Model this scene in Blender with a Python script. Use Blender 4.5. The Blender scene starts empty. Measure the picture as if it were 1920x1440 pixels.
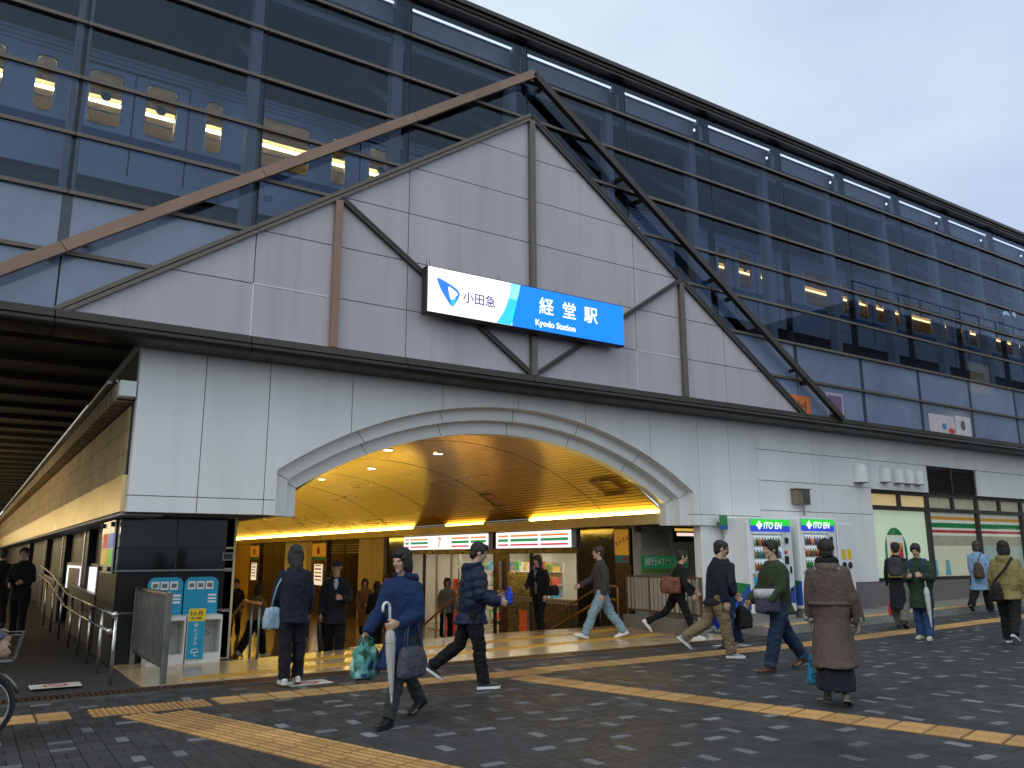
import bpy, bmesh, math, random
import numpy as np
from math import sin, cos, pi, radians, sqrt, atan2
from mathutils import Vector, Matrix
random.seed(7)
S = bpy.context.scene
COL = S.collection

# ------------------------------------------------------------------ camera
CAM = Vector((-8.1269, -11.8444, 1.5))
cd = bpy.data.cameras.new('camera'); cam = bpy.data.objects.new('camera', cd); COL.objects.link(cam)
cd.sensor_width = 36; cd.lens = 28.765; cd.clip_end = 2000; cd.clip_start = 0.05
_A = Vector((.83683, -.54746, -.0032)); _B = Vector((-.10972, -.17345, .97871)); _C = Vector((.53636, .81866, .20522))
cam.matrix_world = Matrix(((_A.x, _B.x, -_C.x, CAM.x), (_A.y, _B.y, -_C.y, CAM.y), (_A.z, _B.z, -_C.z, CAM.z), (0, 0, 0, 1)))
S.camera = cam

# ------------------------------------------------------------------ sky and sun (overcast late afternoon)
SUN_EL, SUN_AZ = radians(38), radians(200)      # azimuth counted from +X, the soft sun stands in front of the facade
w = bpy.data.worlds.new('World'); S.world = w; w.use_nodes = True
nt = w.node_tree; nt.nodes.clear()
out = nt.nodes.new('ShaderNodeOutputWorld'); bg = nt.nodes.new('ShaderNodeBackground')
sky = nt.nodes.new('ShaderNodeTexSky'); sky.sky_type = 'NISHITA'; sky.sun_disc = False
sky.sun_elevation = SUN_EL; sky.sun_rotation = radians(90) - SUN_AZ
sky.air_density = 1.0; sky.dust_density = 4.0; sky.ozone_density = 1.0
mix = nt.nodes.new('ShaderNodeMix'); mix.data_type = 'RGBA'; mix.inputs[0].default_value = .9
tc = nt.nodes.new('ShaderNodeTexCoord'); mp = nt.nodes.new('ShaderNodeMapping'); mp.inputs['Scale'].default_value = (1, 1, 2.5)
nz = nt.nodes.new('ShaderNodeTexNoise'); nz.inputs['Scale'].default_value = 1.6; nz.inputs['Detail'].default_value = 5; nz.inputs['Roughness'].default_value = .5
cr = nt.nodes.new('ShaderNodeValToRGB')
cr.color_ramp.elements[0].position = .12; cr.color_ramp.elements[0].color = (5.7, 6.9, 9.1, 1)
cr.color_ramp.elements[1].position = .66; cr.color_ramp.elements[1].color = (9.8, 11.2, 11.4, 1)
L = nt.links.new
sx = nt.nodes.new('ShaderNodeSeparateXYZ'); ma = nt.nodes.new('ShaderNodeMath'); ma.operation = 'MULTIPLY_ADD'; ma.inputs[1].default_value = -.26
L(tc.outputs['Generated'], mp.inputs[0]); L(mp.outputs[0], nz.inputs['Vector']); L(tc.outputs['Generated'], sx.inputs[0]); L(sx.outputs[0], ma.inputs[0]); L(nz.outputs[0], ma.inputs[2]); L(ma.outputs[0], cr.inputs[0])
L(sky.outputs[0], mix.inputs[6]); L(cr.outputs[0], mix.inputs[7]); L(mix.outputs[2], bg.inputs[0])
bg.inputs[1].default_value = .1
L(bg.outputs[0], out.inputs[0])
sd = bpy.data.lights.new('sun', 'SUN'); so = bpy.data.objects.new('sun', sd); COL.objects.link(so)
sd.energy = .7; sd.angle = radians(25); sd.color = (1, .97, .93)
_sv = Vector((cos(SUN_EL) * cos(SUN_AZ), cos(SUN_EL) * sin(SUN_AZ), sin(SUN_EL)))
so.rotation_euler = (-_sv).to_track_quat('-Z', 'Y').to_euler(); so.location = (0, -20, 30)
S.view_settings.view_transform = 'Standard'; S.view_settings.look = 'None'
S.view_settings.exposure = 0; S.view_settings.gamma = 1; S.view_settings.use_curve_mapping = False
S.render.engine = 'CYCLES'
S.cycles.use_denoising = True
S.cycles.max_bounces = 8; S.cycles.transparent_max_bounces = 16; S.cycles.diffuse_bounces = 4; S.cycles.glossy_bounces = 4
S.cycles.sample_clamp_indirect = 4; S.cycles.caustics_reflective = False; S.cycles.caustics_refractive = False

# ------------------------------------------------------------------ helpers
def tag(o, label=None, cat=None, group=None, kind=None):
    if label: o['label'] = label
    if cat: o['category'] = cat
    if group: o['group'] = group
    if kind: o['kind'] = kind
    return o
def empty(name, loc=(0, 0, 0), rz=0, parent=None):
    o = bpy.data.objects.new(name, None); COL.objects.link(o); o.location = loc; o.rotation_euler = (0, 0, rz)
    o.empty_display_size = .1
    if parent: o.parent = parent
    return o
def thing(name, label, cat, loc=(0, 0, 0), rz=0, group=None, kind=None):
    return tag(empty(name, loc, rz), label, cat, group, kind)
def put(name, me, m=None, parent=None, loc=None, rot=None):
    o = bpy.data.objects.new(name, me); COL.objects.link(o)
    if m is not None and not me.materials: me.materials.append(m)
    if parent is not None: o.parent = parent
    if loc is not None: o.location = loc
    if rot is not None: o.rotation_euler = rot
    return o
class MB:
    """collects shapes, builds them as one mesh"""
    def __init__(s): s.v = []; s.f = []
    def add(s, vs, fs):
        n = len(s.v); s.v.extend([tuple(p) for p in vs]); s.f.extend([tuple(i + n for i in f) for f in fs]); return s
    def box(s, x0, x1, y0, y1, z0, z1):
        return s.add([(x0, y0, z0), (x1, y0, z0), (x1, y1, z0), (x0, y1, z0), (x0, y0, z1), (x1, y0, z1), (x1, y1, z1), (x0, y1, z1)],
                     [(0, 3, 2, 1), (4, 5, 6, 7), (0, 1, 5, 4), (1, 2, 6, 5), (2, 3, 7, 6), (3, 0, 4, 7)])
    def bbox(s, x0, x1, y0, y1, z0, z1, b=.004):
        """box with chamfered edges"""
        xs, ys, zs = (x0, x1), (y0, y1), (z0, z1); vs = []; idx = {}
        for i in (0, 1):
            for j in (0, 1):
                for k in (0, 1):
                    for ax in range(3):
                        p = [xs[i] + (b if i == 0 else -b), ys[j] + (b if j == 0 else -b), zs[k] + (b if k == 0 else -b)]
                        p[ax] = (xs[i], ys[j], zs[k])[ax]
                        idx[i, j, k, ax] = len(vs); vs.append(p)
        fs = []
        fs.append([idx[0, j, k, 0] for j, k in ((0, 0), (0, 1), (1, 1), (1, 0))]); fs.append([idx[1, j, k, 0] for j, k in ((0, 0), (1, 0), (1, 1), (0, 1))])
        fs.append([idx[i, 0, k, 1] for i, k in ((0, 0), (1, 0), (1, 1), (0, 1))]); fs.append([idx[i, 1, k, 1] for i, k in ((0, 0), (0, 1), (1, 1), (1, 0))])
        fs.append([idx[i, j, 0, 2] for i, j in ((0, 0), (0, 1), (1, 1), (1, 0))]); fs.append([idx[i, j, 1, 2] for i, j in ((0, 0), (1, 0), (1, 1), (0, 1))])
        for k in (0, 1):
            for j in (0, 1): fs.append([idx[0, j, k, 1], idx[1, j, k, 1], idx[1, j, k, 2], idx[0, j, k, 2]])
            for i in (0, 1): fs.append([idx[i, 0, k, 0], idx[i, 1, k, 0], idx[i, 1, k, 2], idx[i, 0, k, 2]])
        for i in (0, 1):
            for j in (0, 1): fs.append([idx[i, j, 0, 0], idx[i, j, 1, 0], idx[i, j, 1, 1], idx[i, j, 0, 1]])
        for i in (0, 1):
            for j in (0, 1):
                for k in (0, 1): fs.append([idx[i, j, k, 0], idx[i, j, k, 1], idx[i, j, k, 2]])
        s.fix = True
        return s.add(vs, fs)
    def prism(s, poly, a, b, axis='y'):
        """extrude a 2-D polygon (x,z) along y, (y,z) along x or (x,y) along z"""
        n = len(poly)
        f = {'y': lambda p, t: (p[0], t, p[1]), 'x': lambda p, t: (t, p[0], p[1]), 'z': lambda p, t: (p[0], p[1], t)}[axis]
        s.fix = True
        return s.add([f(p, a) for p in poly] + [f(p, b) for p in poly],
                     [tuple(range(n)), tuple(range(2 * n - 1, n - 1, -1))] + [(i, (i + 1) % n + 0, (i + 1) % n + n, i + n) for i in range(n)])
    def bar(s, p, q, wd, ht, up=(0, 0, 1)):
        """rectangular bar from p to q"""
        p, q = Vector(p), Vector(q); d = (q - p).normalized(); u = Vector(up)
        r = d.cross(u)
        if r.length < 1e-4: r = d.cross(Vector((1, 0, 0)))
        r.normalize(); u = r.cross(d)
        vs = [c + r * (i * wd / 2) + u * (j * ht / 2) for c in (p, q) for i, j in ((-1, -1), (1, -1), (1, 1), (-1, 1))]
        s.fix = True
        return s.add(vs, [(0, 1, 2, 3), (7, 6, 5, 4), (0, 4, 5, 1), (1, 5, 6, 2), (2, 6, 7, 3), (3, 7, 4, 0)])
    def tube(s, path, r, n=10, cap=True, closed=False):
        """round tube along a path; r a number or a list"""
        P = [Vector(p) for p in path]; m = len(P); rr = r if isinstance(r, (list, tuple)) else [r] * m
        base = len(s.v); up = None; s.fix = True
        for i, p in enumerate(P):
            a = P[(i - 1) % m] if (i > 0 or closed) else P[i]; b = P[(i + 1) % m] if (i < m - 1 or closed) else P[i]
            d = (b - a)
            if d.length < 1e-9: d = Vector((0, 0, 1))
            d.normalize()
            if up is None:
                up = d.orthogonal().normalized()
            else:
                up = (up - d * up.dot(d))
                up = up.normalized() if up.length > 1e-6 else d.orthogonal().normalized()
            sd_ = d.cross(up)
            for k in range(n):
                t = 2 * pi * k / n; s.v.append(tuple(p + (up * cos(t) + sd_ * sin(t)) * rr[i]))
        for i in range(m if closed else m - 1):
            i2 = (i + 1) % m
            for k in range(n):
                k2 = (k + 1) % n
                s.f.append((base + i * n + k, base + i * n + k2, base + i2 * n + k2, base + i2 * n + k))
        if cap and not closed:
            s.f.append(tuple(base + k for k in range(n - 1, -1, -1))); s.f.append(tuple(base + (m - 1) * n + k for k in range(n)))
        return s
    def cyl(s, p, q, r, n=12, r2=None): return s.tube([p, q], [r, r if r2 is None else r2], n)
    def rings(s, rings, cap=True):
        """loft between closed rings with equal point counts"""
        n = len(rings[0]); base = len(s.v); s.fix = True
        for r in rings: s.v.extend([tuple(p) for p in r])
        for i in range(len(rings) - 1):
            for k in range(n):
                k2 = (k + 1) % n
                s.f.append((base + i * n + k, base + i * n + k2, base + (i + 1) * n + k2, base + (i + 1) * n + k))
        if cap:
            s.f.append(tuple(base + k for k in range(n - 1, -1, -1))); s.f.append(tuple(base + (len(rings) - 1) * n + k for k in range(n)))
        return s
    def ell(s, c, r, nu=14, nv=8, M=None):
        """ellipsoid, optional rotation matrix"""
        c = Vector(c); rg = []
        vs = [Vector((0, 0, -1))] + [Vector((sin(pi * j / nv) * cos(2 * pi * i / nu), sin(pi * j / nv) * sin(2 * pi * i / nu), -cos(pi * j / nv))) for j in range(1, nv) for i in range(nu)] + [Vector((0, 0, 1))]
        o = []
        for v in vs:
            p = Vector((v.x * r[0], v.y * r[1], v.z * r[2]))
            if M is not None: p = M @ p
            o.append(c + p)
        fs = [(0, 1 + (i + 1) % nu, 1 + i) for i in range(nu)]
        for j in range(nv - 2):
            for i in range(nu):
                a = 1 + j * nu + i; b = 1 + j * nu + (i + 1) % nu
                fs.append((a, b, b + nu, a + nu))
        t = len(vs) - 1; l = 1 + (nv - 2) * nu
        fs += [(t, l + i, l + (i + 1) % nu) for i in range(nu)]
        return s.add(o, fs)
    def mesh(s, name, m=None, smooth=False, auto=None):
        me = bpy.data.meshes.new(name); me.from_pydata(s.v, [], s.f)
        if getattr(s, 'fix', False):
            bm = bmesh.new(); bm.from_mesh(me); bmesh.ops.recalc_face_normals(bm, faces=bm.faces); bm.to_mesh(me); bm.free()
        if m is not None: me.materials.append(m)
        if smooth: me.polygons.foreach_set('use_smooth', [True] * len(me.polygons))
        if auto: smooth_by_angle(me, auto)
        me.update(); return me
    def build(s, name, m, parent=None, smooth=False, auto=None, loc=None, rot=None):
        return put(name, s.mesh(name, m, smooth, auto), None, parent, loc, rot)
def smooth_by_angle(me, deg=40):
    me.polygons.foreach_set('use_smooth', [True] * len(me.polygons))
    bm = bmesh.new(); bm.from_mesh(me); lim = radians(deg)
    for e in bm.edges:
        if len(e.link_faces) == 2 and e.calc_face_angle(0) > lim: e.smooth = False
    bm.to_mesh(me); bm.free()
def dup(o, parent=None, loc=None, rot=None, label=None, name=None):
    c = o.copy(); COL.objects.link(c)
    if parent is not None: c.parent = parent
    if loc is not None: c.location = loc
    if rot is not None: c.rotation_euler = rot
    if label: c['label'] = label
    for ch in o.children: dup(ch, c)
    return c
def text(body, size, m, parent, loc, rot=(pi / 2, 0, 0), align='CENTER', bold=0, ext=.0015, name='lettering', sx=1, shear=0, spacing=1):
    cu = bpy.data.curves.new(name, 'FONT'); cu.body = body; cu.size = size; cu.align_x = align; cu.align_y = 'CENTER'
    cu.extrude = ext; cu.offset = bold; cu.resolution_u = 3; cu.shear = shear; cu.space_character = spacing
    cu.materials.append(m)
    o = bpy.data.objects.new(name, cu); COL.objects.link(o); o.parent = parent; o.location = loc; o.rotation_euler = rot; o.scale = (sx, 1, 1)
    return o

# ------------------------------------------------------------------ materials
def M(name, col, rough=.6, metal=0, var=.12, scale=4, bump=0, bscale=60, spec=.5, rvar=.1, stretch=(1, 1, 1), coat=0, emit=None, es=1, dirt=0, dcol=(.03, .028, .025), dscale=1.2):
    m = bpy.data.materials.new(name); m.use_nodes = True; n = m.node_tree; l = n.links.new
    p = n.nodes['Principled BSDF']; p.inputs['Metallic'].default_value = metal; p.inputs['Specular IOR Level'].default_value = spec
    p.inputs['Coat Weight'].default_value = coat; p.inputs['Roughness'].default_value = rough
    c = n.nodes.new('ShaderNodeTexCoord'); mp = n.nodes.new('ShaderNodeMapping'); mp.inputs['Scale'].default_value = stretch
    l(c.outputs['Object'], mp.inputs[0])
    no = n.nodes.new('ShaderNodeTexNoise'); no.inputs['Scale'].default_value = scale; no.inputs['Detail'].default_value = 5; no.inputs['Roughness'].default_value = .6
    l(mp.outputs[0], no.inputs['Vector'])
    mx = n.nodes.new('ShaderNodeMix'); mx.data_type = 'RGBA'
    mx.inputs[6].default_value = tuple(max(0, x * (1 - var)) for x in col[:3]) + (1,)
    mx.inputs[7].default_value = tuple(min(1, x * (1 + var)) for x in col[:3]) + (1,)
    rp = n.nodes.new('ShaderNodeMapRange'); rp.inputs[1].default_value = .3; rp.inputs[2].default_value = .7
    l(no.outputs[0], rp.inputs[0]); l(rp.outputs[0], mx.inputs[0])
    last = mx.outputs[2]
    # each object a touch different
    oi = n.nodes.new('ShaderNodeObjectInfo'); hv = n.nodes.new('ShaderNodeHueSaturation')
    r2 = n.nodes.new('ShaderNodeMapRange'); r2.inputs[3].default_value = 1 - var * .6; r2.inputs[4].default_value = 1 + var * .6
    l(oi.outputs['Random'], r2.inputs[0]); l(r2.outputs[0], hv.inputs['Value']); l(last, hv.inputs['Color']); last = hv.outputs[0]
    if dirt:
        n2 = n.nodes.new('ShaderNodeTexNoise'); n2.inputs['Scale'].default_value = dscale; n2.inputs['Detail'].default_value = 7; n2.inputs['Roughness'].default_value = .65
        l(mp.outputs[0], n2.inputs['Vector'])
        r3 = n.nodes.new('ShaderNodeMapRange'); r3.inputs[1].default_value = .52; r3.inputs[2].default_value = .8; r3.inputs[4].default_value = dirt
        l(n2.outputs[0], r3.inputs[0])
        m2 = n.nodes.new('ShaderNodeMix'); m2.data_type = 'RGBA'; m2.inputs[7].default_value = tuple(dcol) + (1,)
        l(r3.outputs[0], m2.inputs[0]); l(last, m2.inputs[6]); last = m2.outputs[2]
    l(last, p.inputs['Base Color'])
    if rvar:
        r4 = n.nodes.new('ShaderNodeMapRange'); r4.inputs[1].default_value = .3; r4.inputs[2].default_value = .7
        r4.inputs[3].default_value = max(.02, rough - rvar); r4.inputs[4].default_value = min(1, rough + rvar)
        l(no.outputs[0], r4.inputs[0]); l(r4.outputs[0], p.inputs['Roughness'])
    if bump:
        nb = n.nodes.new('ShaderNodeTexNoise'); nb.inputs['Scale'].default_value = bscale; nb.inputs['Detail'].default_value = 3
        l(mp.outputs[0], nb.inputs['Vector'])
        b = n.nodes.new('ShaderNodeBump'); b.inputs['Strength'].default_value = bump; b.inputs['Distance'].default_value = .01
        l(nb.outputs[0], b.inputs['Height']); l(b.outputs[0], p.inputs['Normal'])
    if emit:
        p.inputs['Emission Color'].default_value = tuple(emit[:3]) + (1,); p.inputs['Emission Strength'].default_value = es
    return m
def E(name, col, s=1.0):
    return M(name, tuple(min(.8, c) for c in col), .5, var=0, rvar=0, emit=col, es=s)
def glass(name, tint=(.5, .55, .62), refl=1.0, rough=.02, wob=.0, gcol=(.92, .95, 1)):
    """architectural pane: clear tinted transmission plus a reflection that grows towards grazing view"""
    m = bpy.data.materials.new(name); m.use_nodes = True; n = m.node_tree; n.nodes.clear(); l = n.links.new
    o = n.nodes.new('ShaderNodeOutputMaterial'); t = n.nodes.new('ShaderNodeBsdfTransparent'); t.inputs[0].default_value = tuple(sqrt(x) for x in tint) + (1,)
    g = n.nodes.new('ShaderNodeBsdfGlossy'); g.inputs['Roughness'].default_value = rough; g.inputs['Color'].default_value = gcol + (1,)
    lw = n.nodes.new('ShaderNodeLayerWeight'); lw.inputs[0].default_value = .5
    pw = n.nodes.new('ShaderNodeMath'); pw.operation = 'POWER'; pw.inputs[1].default_value = 5
    ml = n.nodes.new('ShaderNodeMath'); ml.operation = 'MULTIPLY_ADD'; ml.inputs[1].default_value = .95 * refl; ml.inputs[2].default_value = .042 * refl; ml.use_clamp = True
    mx = n.nodes.new('ShaderNodeMixShader')
    l(lw.outputs['Facing'], pw.inputs[0]); l(pw.outputs[0], ml.inputs[0]); l(ml.outputs[0], mx.inputs[0]); l(t.outputs[0], mx.inputs[1]); l(g.outputs[0], mx.inputs[2]); l(mx.outputs[0], o.inputs[0])
    if wob:
        c = n.nodes.new('ShaderNodeTexCoord'); no = n.nodes.new('ShaderNodeTexNoise'); no.inputs['Scale'].default_value = .8
        b = n.nodes.new('ShaderNodeBump'); b.inputs['Strength'].default_value = wob; b.inputs['Distance'].default_value = .05
        l(c.outputs['Object'], no.inputs[0]); l(no.outputs[0], b.inputs['Height']); l(b.outputs[0], g.inputs['Normal'])
    return m
MAT = {}
MAT['white_wall'] = M('white painted panel', (.76, .76, .77), .42, var=.045, scale=1.2, dirt=.20, dcol=(.36, .35, .33), dscale=1.5, stretch=(1.4, 1, .16), bump=.03, bscale=9)
MAT['gable'] = M('lilac grey panel', (.48, .445, .49), .38, var=.065, scale=1.5, dirt=.40, dcol=(.24, .215, .225), dscale=2.0, stretch=(1.8, 1, .14))
MAT['joint'] = M('dark joint sealant', (.06, .06, .065), .8, var=.1)
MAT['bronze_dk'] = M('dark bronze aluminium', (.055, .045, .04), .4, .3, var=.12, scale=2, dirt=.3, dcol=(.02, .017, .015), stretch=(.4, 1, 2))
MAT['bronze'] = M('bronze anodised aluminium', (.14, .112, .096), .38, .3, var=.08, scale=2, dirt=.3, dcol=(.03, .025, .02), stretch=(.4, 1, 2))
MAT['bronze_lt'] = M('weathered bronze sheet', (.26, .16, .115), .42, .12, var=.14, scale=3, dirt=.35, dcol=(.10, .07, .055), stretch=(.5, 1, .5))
MAT['dark_metal'] = M('dark brown metal', (.022, .019, .018), .45, .3, var=.15)
MAT['black'] = M('black paint', (.012, .012, .013), .5, var=.2)
MAT['glass'] = glass('tinted curtain glass', (.38, .44, .55), .82, .012, .02, (.70, .82, 1))
MAT['frost'] = M('frosted spandrel glass', (.18, .225, .345), .12, var=.22, scale=.7, spec=.6, rvar=.05, coat=.4)
MAT['clear_glass'] = glass('clear window glass', (.86, .9, .9), 1.0)
MAT['steel'] = M('brushed stainless steel', (.55, .55, .54), .28, 1, var=.03, scale=3, stretch=(1, 1, 6), rvar=.03, dirt=.15, dcol=(.2, .19, .17))
MAT['steel_dk'] = M('dull steel', (.20, .195, .19), .38, .85, var=.12, scale=6, dirt=.3, dcol=(.08, .07, .06))
MAT['granite_black'] = M('polished black granite', (.014, .014, .016), .08, var=.7, scale=90, rvar=.03, spec=.3)
MAT['granite_dull'] = M('dull dark granite', (.016, .016, .018), .4, var=.5, scale=60, rvar=.08, spec=.18)
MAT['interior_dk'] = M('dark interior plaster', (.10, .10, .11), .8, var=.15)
MAT['concrete'] = M('old concrete', (.20, .19, .175), .85, var=.2, scale=2, dirt=.4, dcol=(.06, .055, .05), bump=.2, bscale=30)
# ================================================================== GROUND
def zg(x): return max(0.0, .02 * (x - 4))       # the plaza climbs gently to the right
def brick_mat(name, c1, c2, mortar, bw=.2, bh=.1):
    m = M(name, c1, .55); n = m.node_tree; l = n.links.new; p = n.nodes['Principled BSDF']
    b = n.nodes.new('ShaderNodeTexBrick'); b.inputs['Color1'].default_value = c1 + (1,); b.inputs['Color2'].default_value = c2 + (1,); b.inputs['Mortar'].default_value = mortar + (1,)
    b.inputs['Scale'].default_value = 1; b.inputs['Brick Width'].default_value = bw; b.inputs['Row Height'].default_value = bh; b.inputs['Mortar Size'].default_value = .004; b.inputs['Bias'].default_value = -.6
    c = n.nodes.new('ShaderNodeTexCoord'); l(c.outputs['Object'], b.inputs['Vector']); l(b.outputs['Color'], p.inputs['Base Color'])
    return m
MAT['paving_far'] = brick_mat('plaza brick paving', (.045, .045, .05), (.075, .073, .078), (.009, .009, .010))
def island_mat(name, col, rough, var=.25, nscale=140, bump=.35):
    m = M(name, col, rough, var=.22, scale=nscale, bump=bump, bscale=260, spec=.28, rvar=.12)
    n = m.node_tree; l = n.links.new; p = n.nodes['Principled BSDF']
    src = p.inputs['Base Color'].links[0].from_socket
    g = n.nodes.new('ShaderNodeNewGeometry'); r = n.nodes.new('ShaderNodeMapRange'); r.inputs[3].default_value = 1 - var; r.inputs[4].default_value = 1 + var
    h = n.nodes.new('ShaderNodeHueSaturation')
    big = n.nodes.new('ShaderNodeTexNoise'); big.inputs['Scale'].default_value = .55; big.inputs['Detail'].default_value = 4
    gp = n.nodes.new('ShaderNodeMapRange'); gp.inputs[1].default_value = .3; gp.inputs[2].default_value = .7; gp.inputs[3].default_value = .72; gp.inputs[4].default_value = 1.25
    mu = n.nodes.new('ShaderNodeMath'); mu.operation = 'MULTIPLY'
    l(g.outputs['Position'], big.inputs['Vector']); l(big.outputs[0], gp.inputs[0])
    l(g.outputs['Random Per Island'], r.inputs[0]); l(r.outputs[0], mu.inputs[0]); l(gp.outputs[0], mu.inputs[1]); l(mu.outputs[0], h.inputs['Value'])
    l(src, h.inputs['Color']); l(h.outputs[0], p.inputs['Base Color'])
    rr = n.nodes.new('ShaderNodeMapRange'); rr.inputs[1].default_value = .35; rr.inputs[2].default_value = .7; rr.inputs[3].default_value = max(.1, rough - .2); rr.inputs[4].default_value = rough + .15
    l(big.outputs[0], rr.inputs[0]); l(rr.outputs[0], p.inputs['Roughness'])
    return m
MAT['paver'] = island_mat('charcoal paving block', (.040, .039, .042), .62, .3)
MAT['paver_pale'] = island_mat('pale grey paving block', (.14, .14, .145), .8, .35)
MAT['tactile'] = island_mat('ochre tactile paving', (.41, .245, .10), .72, .14, 60, .2)
MAT['tactile_y'] = M('yellow tactile paving', (.66, .34, .03), .35, var=.2, scale=20)

gm = MB()
for x0, x1 in ((-120, -40), (-40, 4), (4, 30), (30, 160)):
    z0, z1 = zg(x0) - .026, zg(min(x1, 40)) - .026
    gm.add([(x0, -140, z0), (x1, -140, z1), (x1, -.94, z1), (x0, -.94, z0)], [(0, 1, 2, 3)])
gm.add([(-120, -.94, -.026), (-6.22, -.94, -.026), (-6.1, -.94, -.026), (-6.1, 1.3, -.026), (-6.22, 1.3, -.026), (-6.22, 140, -.026), (-120, 140, -.026)], [(0, 1, 2, 3, 4, 5, 6)])
gm.add([(-6.22, 1.3, -.026), (-5.7, 1.3, -.026), (-5.7, 140, -.026), (-6.22, 140, -.026)], [(0, 1, 2, 3)])
gm.add([(3.9, -.94, -.026), (30, -.94, zg(30) - .026), (30, 2.6, zg(30) - .026), (3.9, 2.6, -.026)], [(0, 1, 2, 3)])
gm.add([(30, -.94, zg(30) - .026), (160, -.94, zg(40) - .026), (160, 140, zg(40) - .026), (30, 140, zg(30) - .026)], [(0, 1, 2, 3)])
ground = gm.build('ground', MAT['paving_far']); tag(ground, 'dark brick paving sheet under the whole plaza', None, kind='structure')

# ---- paving blocks, basket weave of 20 x 10 cm blocks
def ndc(p):
    d = Vector(p) - CAM; w_ = d.dot(_C)
    if w_ <= .1: return (9, 9)
    return (d.dot(_A) / w_ * 1534 / 960, d.dot(_B) / w_ * 1534 / 720)
plaza = empty('plaza_paving'); tag(plaza, 'plaza of charcoal paving blocks dotted with pale grey blocks', None, kind='structure')
def paver_verts(x0, x1, y0, y1, z, c=.004, tl=(0, 0)):
    cx, cy = (x0 + x1) / 2, (y0 + y1) / 2
    def zz(x, y): return z + (x - cx) * tl[0] + (y - cy) * tl[1]
    vs = []
    for i, dz in ((c, 0), (0, -.005), (0, -.03)):
        for x, y in ((x0 + i, y0 + i), (x1 - i, y0 + i), (x1 - i, y1 - i), (x0 + i, y1 - i)): vs.append((x, y, zz(x, y) + dz))
    return vs
PF = [(0, 1, 2, 3)] + [(4 + k, 4 + (k + 1) % 4, (k + 1) % 4, k) for k in range(4)] + [(8 + k, 8 + (k + 1) % 4, 4 + (k + 1) % 4, 4 + k) for k in range(4)]
rnd = random.Random(11); allp = []; PALE = set()
for i in range(-55, 95):
    for j in range(-58, -6):
        X, Y = i * .2, j * .2
        if Y + .2 > -1.42: continue
        u, v = ndc((X + .1, Y + .1, zg(X)))
        if not (-1.45 < u < 1.35 and -1.5 < v < .2): continue
        got = False
        for k in (0, 1):
            pale = (not got) and not any((i + a_, j + b_) in PALE for a_ in (-1, 0, 1) for b_ in (-1, 0, 1)) and rnd.random() < .15; got = got or pale
            if pale: PALE.add((i, j))
            g = .0028
            if (i + j) % 2 == 0: r = (X + g, X + .2 - g, Y + k * .1 + g, Y + k * .1 + .1 - g)
            else: r = (X + k * .1 + g, X + k * .1 + .1 - g, Y + g, Y + .2 - g)
            allp.append((r, pale, rnd.uniform(-.0015, .0012), (rnd.gauss(0, .006) + (.02 if X > 4 else 0), rnd.gauss(0, .006)), (u, v)))
def seen(p): return abs(p[4][0]) < 1 and -1 < p[4][1]
allp.sort(key=lambda p: (not seen(p), (Vector((p[0][0], p[0][2], 0)) - CAM).length))
pm = {}
for a in (0, 1):
    for pale in (0, 1):
        b = MB(); dx, dy = ((.0972, .0472), (.0472, .0972))[a]
        b.add(paver_verts(-dx, dx, -dy, dy, 0), PF); pm[a, pale] = b.mesh('paving_block', MAT['paver_pale' if pale else 'paver'])
jd, jp = MB(), MB()
for n_, (r, pale, dz, tl, uv) in enumerate(allp):
    cx, cy = (r[0] + r[1]) / 2, (r[2] + r[3]) / 2
    if n_ < 300:
        put('paving_block', pm[0 if r[1] - r[0] > .15 else 1, 1 if pale else 0], None, plaza, (cx, cy, zg(cx) + dz), (tl[1], -tl[0], 0))
    else:
        (jp if pale else jd).add(paver_verts(*r, zg(cx) + dz, tl=tl), PF)
tag(jd.build('charcoal_blocks', MAT['paver'], plaza), kind='stuff'); tag(jp.build('pale_blocks', MAT['paver_pale'], plaza), kind='stuff')

# ---- tactile paving
def tactile_mesh(w_, d_, kind, m, m2=None):
    """tile w along x, d along y, bars run along x, or domes"""
    b = MB(); g = .005
    b.add(paver_verts(-w_ / 2 + g, w_ / 2 - g, -d_ / 2 + g, d_ / 2 - g, .004, .003), PF)
    if kind == 'bars':
        nb = max(4, round(d_ / .075))
        for k in range(nb):
            y = -d_ / 2 + d_ * (k + .5) / nb; x = w_ / 2 - .016
            b.add([(-x, y - .017, .004), (x, y - .017, .004), (x, y + .017, .004), (-x, y + .017, .004), (-x + .006, y - .012, .0105), (x - .006, y - .012, .0105), (x - .006, y + .012, .0105), (-x + .006, y + .012, .0105)],
                  [(4, 5, 6, 7), (0, 1, 5, 4), (1, 2, 6, 5), (2, 3, 7, 6), (3, 0, 4, 7)])
    else:
        nx, ny = max(3, round(w_ / .06)), max(3, round(d_ / .06))
        for i in range(nx):
            for j in range(ny):
                x = -w_ / 2 + w_ * (i + .5) / nx; y = -d_ / 2 + d_ * (j + .5) / ny
                p = [(x + .016 * cos(t * pi / 3), y + .016 * sin(t * pi / 3), .004) for t in range(6)] + [(x + .010 * cos(t * pi / 3), y + .010 * sin(t * pi / 3), .009) for t in range(6)]
                b.add(p, [tuple(range(6, 12))] + [(t, (t + 1) % 6, (t + 1) % 6 + 6, t + 6) for t in range(6)])
    me = b.mesh('tactile_tile', m2 or m)
    if m2:
        me.materials.append(m)
        for pl_ in list(me.polygons)[9:]: pl_.material_index = 1
    return me
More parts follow.
